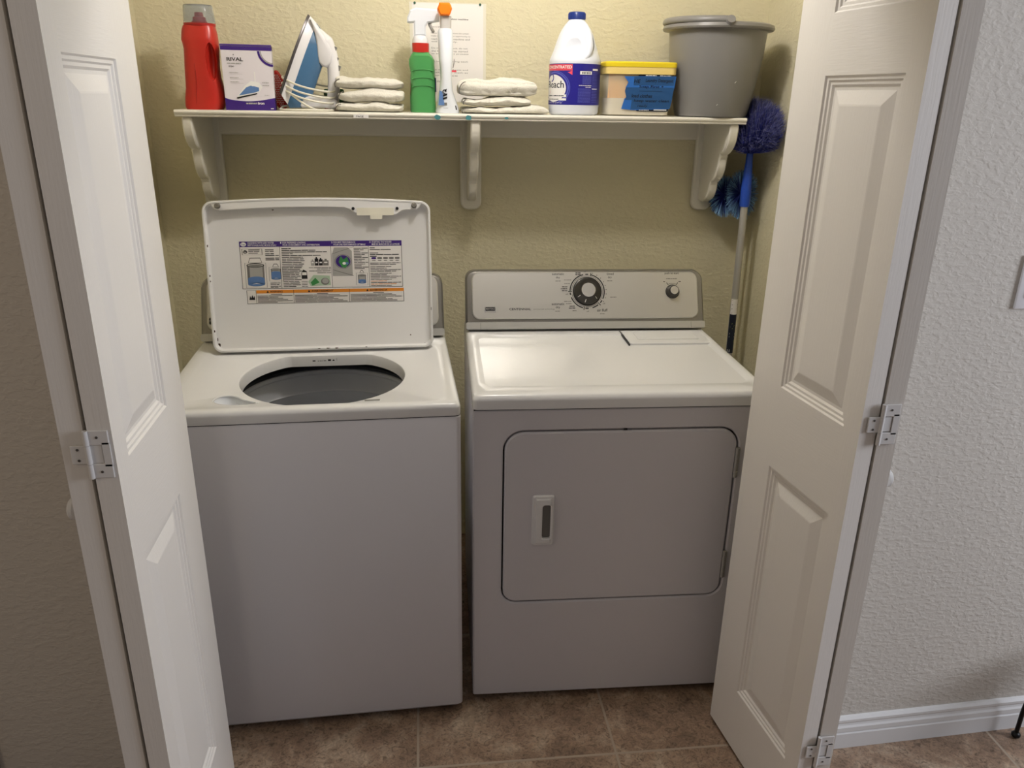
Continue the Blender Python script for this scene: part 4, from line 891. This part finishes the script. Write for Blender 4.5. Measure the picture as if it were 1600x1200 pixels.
q = MB(); q.loops([superell((gx(647) + gx(672)) / 2, 0, (gx(672) - gx(647)) / 2 + 0.001, 0.025, gz(y), 36, 2.6) for y in (76.5, 61.5)]); q.build('neck_band', 'red', gb, smooth=30)
q = MB(); q.loops([superell((gx(647) + gx(671)) / 2, 0, (gx(671) - gx(647)) / 2 * s_, 0.024 * s_, gz(y), 36, 2.5) for y, s_ in ((61.5, 1.0), (56, 0.97), (52, 0.88), (49.5, 0.7))]); q.build('shoulder', 'ironwhite', gb, smooth=40)
q = MB(); hdp = [(650, 50), (668, 50), (668, 34), (671, 29.5), (688, 27), (690, 24), (690, 12), (686, 8), (654, 6), (645, 10), (640, 22), (640, 29), (643, 30), (650, 29)]
hp2 = [(gx(x), gz(y)) for x, y in hdp]; q.prism(hp2, -0.014, 0.014, 'y', 0.004); th = q.build('trigger_head', 'clearwhite', gb, smooth=30)
q = MB(); q.tube(spline([(gx(676), 0, gz(27)), (gx(674), 0, gz(31)), (gx(676), 0, gz(36)), (gx(680), 0, gz(44))], 5), [0.0045] * 15 + [0.003], 8); q.build('trigger', 'midgrey', th)
q = MB(); q.cyl((gx(689.5), 0, gz(18)), (gx(694), 0, gz(18)), 0.0085, 0.0075, 16); q.build('nozzle', 'clearwhite', th)
q = MB(); q.shape(lambda u, v, d: (gx(641.0) - 0.0004, u, v), rrect(-0.022, 0.018, gz(145), gz(126), 0.002, 2)); q.build('side_label', 'redd', gbody, smooth=0)
q = MB(); q.loops([[(gx(682) + o_, u, v) for u, v in rrect(-0.024, 0.02, gz(140), gz(117), 0.002, 2)] for o_ in (-0.001, 0.0004)]); q.build('side_label', 'label_navy', gbody, smooth=0)

# slim white bottle with orange cap
wb = thing('stain_remover_bottle', 'slim white spray bottle with an orange nozzle beside the green one', 'spray bottle', (0.0755, -0.165, ST))
wx = lambda px: (px - 702) * 0.00188
wz = lambda py: (176.0 - py) * 0.00168
prof = [(685, 720.5, 175.8), (684.5, 721, 172), (686.5, 719, 164), (688, 715, 152), (690.5, 711, 138), (692.5, 710, 120), (692, 710.5, 105), (690.5, 712, 88), (690, 712.5, 70), (689.5, 712.5, 55), (689.5, 712, 46), (691.5, 710.5, 41.5)]
q = MB(); q.loops([superell((wx(a) + wx(b)) / 2, 0, (wx(b) - wx(a)) / 2, 0.040 if y > 100 else 0.040 - (100 - y) * 0.0003, wz(y), 40, 2.8) for a, b, y in prof]); wbody = q.build('bottle_body', 'clearwhite', wb, smooth=50)
q = MB(); q.loops([superell((wx(693) + wx(710)) / 2, 0, (wx(b) - wx(a)) / 2, 0.018, wz(y), 32, 3) for a, b, y in ((693, 709, 41.5), (693, 710, 38), (692.5, 710, 30), (692.5, 710, 22.5))]); q.build('neck', 'smoke', wb, smooth=40)
q = MB(); hx_ = [(689, 12), (691.5, 6), (692, 3), (707, 3), (709, 6), (711, 12), (709, 18), (706.5, 22.5), (693.5, 22.5), (691, 18)]
q.prism([(wx(x), wz(y)) for x, y in hx_], -0.030, 0.024, 'y', 0.004); q.build('nozzle_cap', 'orange', wb, smooth=25)
f = lambda u, v, d: (wx(u), -0.0405 - d, wz(v))
q = MB(); S(0); q.shape(f, [(688.5, 163), (698, 163), (694.5, 141), (690.5, 139)], 0.0004); S(1)
q.arc(lambda u, v, d: (wx(698) + u, -0.0405 - d, wz(141) + v), 0, 0, 0.0035, 0.006, 0, 300, 0.0006, 14); q.shape(f, [(698, 139), (701, 136), (701.5, 138), (699, 142)], 0.0006)
for v in (149, 154): q.shape(f, [(695.5, v), (702, v - 2.5), (702, v - 5.5), (695.5, v - 3)], 0.0006)
S(2); q.rect(f, 697.5, 701.5, 163, 158.5, 0.0005); S(1); q.words(lambda u, v, d: f(u, v, d), 696, 703, 167, 0.6, 0.0006, 3, 0.5)
S(1); q.shape(lambda u, v, d: (wx(u), -0.034, wz(v)), [(713.5, 170), (717, 170), (715.5, 163), (713.5, 163)])
S(3); q.shape(lambda u, v, d: (wx(u), -0.028, wz(v)), [(709.5, 109.5), (716.5, 109.5), (716.5, 106.5), (709.5, 106.5)]); S(4); q.shape(lambda u, v, d: (wx(u), -0.028, wz(v)), [(711, 103), (713, 90), (714, 88), (713.5, 96), (712, 103)])
q.build('label_print', ['blue_p', 'black', 'grey', 'label_red', 'hem'], wbody, smooth=0)

# notice in a clear sleeve, on the wall
nt_ = thing('paper_notice', 'printed paper notice in a clear sleeve taped to the wall above the shelf', 'notice', (0.088, YB, 1.705))
f = lambda u, v, d: (u, -0.0012 - d, v)
q = MB(); q.box(-0.1165, 0.1165, -0.0010, 0.0, -0.142, 0.142); q.build('sleeve', mat('clear sleeve', (226, 222, 206), 0.12), nt_, smooth=0)
q = MB(); q.rect(f, -0.108, 0.108, -0.1395, 0.1395, 0.0004); q.build('sheet', 'paper', nt_, smooth=0)
q = MB(); S(0)
q.text(f, 'Proper use of washing machine', -0.058, 0.0935, 0.0056, 0.120, 0.0008, 'L', 0.02); S(1)
lines = [(0.072, 'How it is done', 0.030), (0.054, 'Please before moving, move the curtain', 0.115), (0.046, 'make sure you have an opportunity to', 0.120), (0.038, 'read. Check the machine and', 0.118), (0.030, 'will not supply.', 0.080), (0.012, 'Do oil and soil lock, do not', 0.112), (0.004, 'the lid when it has started.', 0.114), (-0.004, 'as and jump its process', 0.114),
         (-0.026, 'to in once during each', 0.112), (-0.050, 'use washing sheets and', 0.112), (-0.058, 'really off to wash as', 0.112), (-0.066, 'for ounce', 0.080), (-0.084, 'no more', 0.04)]
for v, t, wd in lines: q.text(f, t, -0.052, v, 0.0052, wd, 0.0008)
q.build('print', ['black', 'grey'], nt_, smooth=0)
pin_m = mat('dark green pin', (40, 84, 66), 0.4)
for u, v in ((-0.020, 0.1385), (0.098, 0.139), (-0.1, 0.139)):
    q = MB(); q.cyl((u, -0.001, v), (u, -0.006, v), 0.004, 0.003, 12); q.build('push_pin', pin_m, nt_)

# bleach jug
bj = thing('bleach_jug', 'white bleach jug with a navy label and blue cap', 'jug', (0.456, -0.138, ST))
kx, kz = 0.00196, 0.00174
hz = lambda py: (178.5 - py) * kz
prof = [(33.5, 178.4), (36, 177), (37.5, 174), (38, 166), (38.5, 162), (38.5, 97.5), (38.8, 95), (38.6, 91), (36.5, 86), (33, 76), (29.5, 64), (26, 53), (22, 44), (17, 36), (13, 31), (11.5, 28.5), (11.5, 26)]
q = MB(); q.lathe([(r * kx, hz(y)) for r, y in prof], seg=64); jb = q.build('jug_body', 'jug', bj, smooth=50)
ct = MB(); ct.ball((-0.030, -0.078, hz(66)), 0.05, 28, (0.92, 0.62, 0.88)); co = ct.build('cutter', 'jug', bj); bpy.context.view_layer.update(); cut(jb, co)
ct = MB(); ct.ball((0.034, -0.035, hz(66)), 0.04, 24, (0.34, 1.6, 0.62)); co = ct.build('cutter', 'jug', bj); bpy.context.view_layer.update(); cut(jb, co)
q = MB(); q.tube(spline([(0.004, -0.014, hz(31)), (0.018, -0.030, hz(40)), (0.026, -0.046, hz(54)), (0.029, -0.056, hz(70)), (0.026, -0.060, hz(82)), (0.012, -0.066, hz(90))], 7), [0.008 + 0.004 * math.sin(math.pi * k / 35) for k in range(36)], 16); q.build('handle', 'jug', bj, smooth=60)
q = MB(); q.lathe([(0.0235, hz(28.5)), (0.0245, hz(28)), (0.0245, hz(18.5)), (0.0225, hz(17)), (0.003, hz(16.8))], seg=40)
for k in range(40):
    a = 2 * math.pi * k / 40; q.tube([(0.0246 * math.cos(a), 0.0246 * math.sin(a), hz(27.5)), (0.0246 * math.cos(a), 0.0246 * math.sin(a), hz(19))], 0.0008, 5)
q.build('cap', 'navy', bj, smooth=40)
RL = 38.5 * kx + 0.0004
PH0 = -90 - 44        # azimuth of the label's centre
def BL(u, v, d):      # u: arc length from the label's centre, v: height
    a = R(PH0) + u / RL; r = RL + d * 0.00025; return (r * math.cos(a), r * math.sin(a), hz(162) + v)
LHt = hz(97.5) - hz(162)
q = MB(); S(0); q.rect(BL, -0.20, 0.20, 0, LHt, 0, 72)
S(1); q.rect(BL, -0.12, 0.038, LHt - 0.019, LHt - 0.002, 1, 20); q.shape(BL, [(0.010, LHt - 0.019), (0.038, LHt - 0.019), (0.038, LHt - 0.031), (0.026, LHt - 0.024)], 1)
S(2); q.text(BL, 'CONCENTRATED', -0.058, LHt - 0.0135, 0.0080, 0.094, 2, 'L', 0.02)
S(3); q.arc(BL, -0.022, 0.046, 0.047, 0.051, -75, 110, 1.0, 40, 0.86); q.arc(BL, -0.022, 0.046, 0.053, 0.055, -65, 95, 1.0, 40, 0.86)
S(0); q.arc(BL, -0.022, 0.046, 0.0, 0.047, -180, 180, 1.2, 56, 0.86)
S(2); q.arc(BL, -0.024, 0.045, 0.0, 0.0445, -180, 180, 1.5, 56, 0.84)
S(4); q.text(BL, 'Bleach', -0.060, 0.046, 0.0195, 0.074, 2.0, 'L', 0.012)
S(0); q.arc(BL, -0.036, 0.074, 0.008, 0.012, -90, 60, 2.0, 14, 1.0)
S(1); q.shape(BL, [(-0.04, 0.0310), (0.012, 0.0325), (0.015, 0.0405), (-0.04, 0.0395)], 2.0); S(2); q.words(BL, -0.03, 0.010, 0.0345, 0.0036, 2.4, 8, 0.001)
q.rect(BL, -0.06, 0.022, 0.021, 0.0285, 2.0, 10); q.rect(BL, -0.06, 0.022, 0.0120, 0.0180, 2.0, 10); S(4); q.words(BL, -0.05, 0.015, 0.0235, 0.0026, 2.4, 9, 0.001); q.words(BL, -0.05, -0.002, 0.0140, 0.0022, 2.4, 10, 0.001)
S(2); q.text(BL, '121 FL OZ (3.57 L)', -0.052, 0.003, 0.0046, 0.060, 2.0)
q.rect(BL, 0.060, 0.098, 0.083, 0.092, 2.0, 6); S(4)
for k, u in enumerate((0.066, 0.068, 0.0705, 0.073, 0.0745, 0.078, 0.081, 0.0835, 0.0855, 0.089, 0.0915)): q.rect(BL, u, u + (0.0012 if k % 3 else 0.0018), 0.0845, 0.0905, 2.4)
S(3)
for k in range(7): q.words(BL, 0.068, 0.097, 0.077 - k * 0.0032, 0.0016, 2.0, 40 + k, 0.0008)
S(2); q.words(BL, 0.058, 0.098, 0.0525, 0.0022, 2.0, 51, 0.0008); q.words(BL, 0.078, 0.098, 0.048, 0.0022, 2.0, 52, 0.0008); S(3)
for k in range(13): q.words(BL, 0.056, 0.097, 0.0435 - k * 0.0031, 0.0015, 2.0, 60 + k, 0.0007)
S(2); q.rect(BL, 0.101, 0.125, 0.094, 0.099, 2.0, 4); q.rect(BL, 0.101, 0.125, 0.043, 0.0455, 2.0, 4); S(3)
for k in range(20): q.words(BL, 0.101, 0.125, 0.088 - k * 0.0042, 0.0018, 2.0, 80 + k, 0.0007)
q.build('label', ['label_navy', 'label_red', 'white', 'label_mid', 'ink'], jb, smooth=60)

# detergent tub
dt = thing('detergent_tub', 'clear tub of white powder with a yellow lid and blue taped note', 'tub', (0.6435, -0.125, ST))
q = MB(); TW, TD = 0.1035, 0.075
tb = lambda i, z, r=0.018: [(x, y, z) for x, y in rrect(-TW + i, TW - i, -TD + i, TD - i, r, 6)]
q.loops([tb(0.014, 0.001), tb(0.009, 0.004), tb(0.001, 0.120), tb(0.0, 0.126)], True, False); q.loops([tb(0.0105, 0.004), tb(0.0025, 0.12), tb(0.0015, 0.126)], False, False); tbody = q.build('tub_body', 'tubclear', dt)
q = MB(); q.loops([tb(0.0115, 0.004), tb(0.0095, 0.028), tb(0.0080, 0.050)]); q.build('powder', 'powder', dt)
q = MB(); q.loops([tb(-0.003, 0.116), tb(-0.003, 0.1355), tb(0.003, 0.1355)], False, False); q.build('lid_skirt', 'amber', dt)
q = MB(); q.loops([tb(-0.004, 0.1355), tb(-0.0045, 0.138), tb(-0.0045, 0.147), tb(-0.002, 0.150), tb(0.006, 0.1505), tb(0.009, 0.148)]); q.build('lid', 'yellow', dt)
q = MB(); q.rect(lambda u, v, d: (u, -TD + 0.013, v), -0.095, 0.095, 0.050, 0.118); q.build('back_label', 'orangelabel', tbody, smooth=0)
tilt = 0.009 / 0.12
f = lambda u, v, d: (u, -TD - 0.0006 + 0.009 - tilt * v - d * 0.0004, v)
q = MB(); S(0); q.shape(f, rrect(-0.008, 0.090, 0.014, 0.117, 0.003, 3), 1); S(1); q.words(f, 0.012, 0.045, 0.112, 0.0025, 2, 5, 0.001); q.words(f, 0.055, 0.088, 0.112, 0.0025, 2, 6, 0.001); q.rect(f, 0.045, 0.084, 0.017, 0.020, 2); q.words(f, 0.0, 0.03, 0.0165, 0.0022, 2, 7, 0.001)
q.build('front_label', ['ink', 'white'], tbody, smooth=0)
q = MB()
S(1); q.shape(f, [(-0.052, 0.110), (0.104, 0.112), (0.102, 0.084), (0.098, 0.060), (-0.038, 0.060), (-0.046, 0.078), (-0.038, 0.094)], 3)
S(0); q.shape(f, [(-0.044, 0.080), (-0.047, 0.070), (-0.042, 0.055), (-0.044, 0.045), (0.098, 0.046), (0.100, 0.081)], 3.6); S(1); q.shape(f, [(-0.046, 0.050), (-0.054, 0.020), (-0.020, 0.017), (0.094, 0.022), (0.098, 0.050)], 3.3)
S(0); q.shape(f, [(-0.024, 0.049), (-0.026, 0.019), (0.094, 0.024), (0.097, 0.049)], 3.9); S(0); q.shape(f, [(-0.022, 0.109), (0.100, 0.111), (0.099, 0.086), (-0.022, 0.086)], 3.6)
S(2)
for t, u, v, h_, wd in (('HE', -0.022, 0.0920, 0.0105, 0.018), ('Laundry Detergent', 0.012, 0.0925, 0.0120, 0.082), ('Soap First +', -0.006, 0.0770, 0.0095, 0.074), ('load clothes', -0.026, 0.0520, 0.0100, 0.062), ('keep water clean', -0.018, 0.0375, 0.0105, 0.106), ('ready', -0.006, 0.0240, 0.0090, 0.030)):
    q.text(f, t, u, v, h_, wd, 4.6, 'L', 0.014, 0.15)
q.rect(f, -0.004, 0.066, 0.0700, 0.0710, 4.6); q.rect(f, -0.014, 0.026, 0.0345, 0.0352, 4.6)
q.build('tape_note', ['tape', 'tape2', 'ink'], tbody, smooth=0)

# grey bucket
bu = thing('bucket', 'grey plastic bucket with folded handle at the right shelf end', 'bucket', (0.886, -0.130, ST))
H = 0.262
q = MB(); outer = [(0.100, 0.0), (0.107, 0.003), (0.110, 0.012), (0.122, 0.075), (0.134, 0.140), (0.1395, 0.190), (0.143, 0.238)]
q.lathe(outer + [(0.146, 0.240), (0.160, 0.241), (0.163, 0.246), (0.160, 0.254), (0.150, 0.258), (0.142, 0.256), (0.139, 0.245), (0.134, 0.185), (0.118, 0.075), (0.106, 0.012), (0.0, 0.010)], seg=72, cap0=True, cap1=False)
bub = q.build('bucket_body', 'bucket', bu, smooth=40)
q = MB(); hpts = []
for k in range(25):
    a = R(-98 - 180 * k / 24 * 1.0); hpts.append((0.152 * math.cos(a) * 1.02, 0.152 * math.sin(a), 0.262 + 0.010 * math.sin(math.pi * k / 24) * 0.3))
q.tube(hpts, 0.0085, 12, sx=1.25); q.build('bail_handle', 'bucket', bu, smooth=60)
for a in (-98, 82):
    q = MB(); c_, s_ = math.cos(R(a)), math.sin(R(a)); q.tube([(0.148 * c_, 0.148 * s_, 0.252), (0.164 * c_, 0.164 * s_, 0.262)], [0.016, 0.012], 16); q.build('handle_pivot', 'bucket', bu)
for u, v, l in ((-0.008, 0.036, 0.004), (0.038, 0.098, 0.005)):
    q = MB(); r_ = 0.1165 + 0.19 * (v - 0.045) + 0.0012; a = R(-97) + u / r_; p0 = Vector((r_ * math.cos(a), r_ * math.sin(a), v)); q.tube([p0 - Vector((l * 0.4, 0, l * 0.5)), p0 + Vector((l * 0.4, 0.0, l * 0.5))], 0.0009, 6)
    q.build('scratch', 'scratch', bub)

# ------------------------------------------------------------------ dusters in the corner
def bristle(mb, p, d, L_, bend, w_, rn, shade=1.0):
    d = d.normalized(); s_ = d.orthogonal().normalized(); s_.rotate(Matrix.Rotation(rn.uniform(0, 6.28), 3, d)); b2 = Vector(bend) * L_
    ids = []
    for t in (0.0, 0.5, 1.0):
        c = p + d * L_ * t + b2 * t * t
        c.x = min(c.x, XR - 0.003)
        for k in (-1, 1):
            ids.append(mb.v(c + s_ * w_ * k * (1 - 0.55 * t))); mb.A.append(t * shade)
    mb.f((ids[0], ids[1], ids[3], ids[2])); mb.f((ids[2], ids[3], ids[5], ids[4]))
pb = Vector((1.032, -0.165, 0.0)); pt = Vector((1.030, -0.128, 1.435))
du = thing('cobweb_duster', 'violet-blue domed duster on a grey pole leaning in the right corner', 'duster', tuple(pb))
T = lambda z: pb.lerp(pt, z / 1.435) - pb
q = MB(); q.tube([T(0.0), T(0.004), T(1.275)], [0.009, 0.0115, 0.0115], 20); pole = q.build('pole', 'pole', du)
q = MB(); q.mi = 0; dl = lambda u, v, d: T(v) + Vector((0.0119 * math.sin(u / 0.0119), -0.0119 * math.cos(u / 0.0119), 0))
q.mi = 0; q.rect(dl, -0.016, 0.016, 0.770, 0.960, 0, 8); q.mi = 1; rn = random.Random(9); q.X = None
def dl2(u, v, d): return T(v) + Vector((0.0122 * math.sin(u / 0.0119), -0.0122 * math.cos(u / 0.0119), 0))
q.rect(dl2, -0.016, 0.016, 0.772, 0.908, 0, 8); q.mi = 0
def dl3(u, v, d): return T(v) + Vector((0.0125 * math.sin(u / 0.0119), -0.0125 * math.cos(u / 0.0119), 0))
q.mi = 2; q.shape(dl3, [(-0.010, 0.864), (-0.002, 0.858), (0.004, 0.870), (-0.004, 0.878)]); q.shape(dl3, [(-0.006, 0.812), (0.010, 0.818), (0.008, 0.810)])
q.mi = 0; q.words(dl3, -0.010, 0.010, 0.838, 0.006, 0, 5, 0.002); q.words(dl3, -0.010, 0.008, 0.828, 0.005, 0, 6, 0.002); q.rect(dl3, -0.012, -0.004, 0.776, 0.786, 0)
q.mi = 1
for v in (0.918, 0.932, 0.946): q.shape(dl3, [(-0.012, v - 0.006), (-0.009, v - 0.006), (0.011, v + 0.010), (0.008, v + 0.010)]); q.shape(dl3, [(0.008, v - 0.006), (0.011, v - 0.006), (-0.009, v + 0.010), (-0.012, v + 0.010)])
q.build('pole_sticker', ['paper', 'ink', mat('yellow green print', (170, 180, 90), 0.5)], pole, smooth=0)
q = MB(); q.tube([T(1.262), T(1.270), T(1.320), T(1.36), T(1.40), T(1.445)], [0.0150, 0.0165, 0.0165, 0.014, 0.011, 0.010], 24); q.build('grip', 'blueplastic', du)
q = MB(); q.A = []; rn = random.Random(11); hub = T(1.435); mid = hub + Vector((-0.006, -0.012, 0.066))
def blocked(w_): return w_.x > XR - 0.004 or (w_.x < (0.971 if w_.z > 1.51 else 0.954) and w_.y > -0.238 and w_.z < ST + 0.004) or (w_.y > YB - 0.004) or ((w_ - Vector((0.886, -0.13, w_.z))).length < 0.124 and w_.z > ST)
for k in range(5200):
    el = R(rn.uniform(-46, 90)); az = rn.uniform(0, 2 * math.pi)
    if rn.random() > 0.30 + 0.70 * math.cos(el): continue
    d = Vector((math.cos(az) * math.cos(el), math.sin(az) * math.cos(el), math.sin(el))); sc_ = rn.uniform(0.74, 1.05); shade = rn.uniform(0.55, 1.0)
    tip = mid + Vector((d.x * 0.104, d.y * 0.098, d.z * 0.086)) * sc_
    root = hub + Vector((0, 0, rn.uniform(-0.012, 0.030)))
    tip.x = min(tip.x, XR - 0.006 - pb.x)
    if blocked(tip + pb): continue
    dd = tip - root; out = Vector((d.x, d.y, 0))
    ids = []
    s_ = dd.orthogonal().normalized(); s_.rotate(Matrix.Rotation(rn.uniform(0, 6.28), 3, dd.normalized()))
    for t in (0.0, 0.35, 0.7, 1.0):
        c = root + dd * t + (out * 0.030 + Vector((0, 0, -0.006))) * (4 * t * (1 - t) * 0.5)
        for kk in (-1, 1): ids.append(q.v(c + s_ * 0.0010 * kk * (1 - 0.4 * t))); q.A.append(t * 0.9 * shade)
    for t in (0, 2, 4): q.f((ids[t], ids[t + 1], ids[t + 3], ids[t + 2]))
    for z_ in range(3):      # frayed tips
        e_ = (d + Vector((rn.uniform(-1, 1), rn.uniform(-1, 1), rn.uniform(-1, 1))) * 0.8).normalized() * rn.uniform(0.008, 0.018)
        if blocked(tip + e_ + pb): continue
        b0 = tip - dd.normalized() * 0.008; w_ = e_.orthogonal().normalized() * 0.0006; ids = [q.v(b0 - w_), q.v(b0 + w_), q.v(tip + e_)]; q.A += [0.85 * shade, 0.85 * shade, shade]; q.f(ids)
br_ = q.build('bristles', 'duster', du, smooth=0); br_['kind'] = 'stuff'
q = MB(); q.ball(tuple(hub + Vector((0, 0, 0.012))), 0.013, 16); q.build('brush_core', 'blueplastic', du)
pb2 = Vector((1.071, -0.070, 0.0))
d_2 = thing('fan_duster', 'looped duster with pale blue bristle tips behind the grey pole', 'duster', tuple(pb2))
T2 = lambda z: Vector((-0.014 * z, 0.0, z))
q = MB(); q.tube([T2(0), T2(1.262)], 0.008, 14); q.build('pole', 'blackmetal', d_2)
c_1 = Vector((1.040, -0.056, 1.298)) - pb2; c_2 = Vector((0.992, -0.030, 1.288)) - pb2
q = MB(); lp = spline([c_1 + Vector((0, -0.018, 0)), c_1 + Vector((0.0, 0.006, 0)), (c_1 + c_2) / 2 + Vector((0, 0.006, 0.004)), c_2 + Vector((0, 0.0, 0)), c_2 + Vector((0, -0.018, 0))], 6); q.tube(lp, 0.006, 8); q.tube([T2(1.255), c_1 + Vector((0, 0.006, 0))], 0.006, 8); q.build('loop_frame', 'blueplastic', d_2)
q = MB(); q.A = []; rn = random.Random(12)
for (cc, ra, rz_, n_) in ((c_1, 0.052, 0.080, 1500), (c_2, 0.052, 0.068, 1100)):
    for k in range(n_):
        a = rn.uniform(0, 2 * math.pi); y_ = rn.uniform(-0.020, 0.014); d = Vector((math.cos(a) * ra, rn.uniform(-0.012, 0.012) - 0.010, math.sin(a) * rz_)) * rn.uniform(0.82, 1.02)
        bristle(q, cc + Vector((0, y_, 0)), d, d.length, (0, -0.12, -0.05), 0.0011, rn, rn.choice((0.45, 0.7, 1.0, 1.0)))
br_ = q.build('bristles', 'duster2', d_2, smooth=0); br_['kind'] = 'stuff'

# ------------------------------------------------------------------ right wall fittings
wn = Matrix.Rotation(R(2.6), 4, 'Z')
lp_ = thing('light_switch_plate', 'white switch plate on the right wall at the photo edge', 'switch plate', (1.286, -1.1105 + 0.356 * math.tan(R(2.6)), 1.230), 2.6)
q = MB(); q.box(-0.035, 0.035, -0.006, 0.0, -0.0575, 0.0575, 0.002, 2); q.build('plate', 'plate', lp_)
q = MB(); q.box(-0.017, 0.017, -0.009, -0.006, -0.033, 0.033, 0.001, 1); q.build('rocker', 'plate', lp_)
tb_ = thing('metal_stand', 'black wrought metal stand leg with ball foot at the right edge', 'stand', (1.64, -1.235, 0))
q = MB(); q.lathe([(0.086, 0.292), (0.090, 0.296), (0.090, 0.304), (0.086, 0.308)], seg=40); q.build('stand_top', 'blackmetal', tb_)  # unseen top, set low so its shadow falls on the lower wall
for a in (133, 253, 13):
    c_, s_ = math.cos(R(a)), math.sin(R(a))
    pts = spline([(0.150 * c_, 0.150 * s_, 0.012), (0.150 * c_, 0.150 * s_, 0.04), (0.147 * c_, 0.147 * s_, 0.12), (0.125 * c_, 0.125 * s_, 0.22), (0.084 * c_, 0.084 * s_, 0.294)], 6)
    q = MB(); q.tube(pts, 0.0055, 12); lg = q.build('leg', 'blackmetal', tb_, smooth=60)
    q = MB(); q.ball((0.150 * c_, 0.150 * s_, 0.0095), 0.0115, 16, (1, 1, 0.82)); q.build('ball_foot', 'blackmetal', lg, smooth=60)
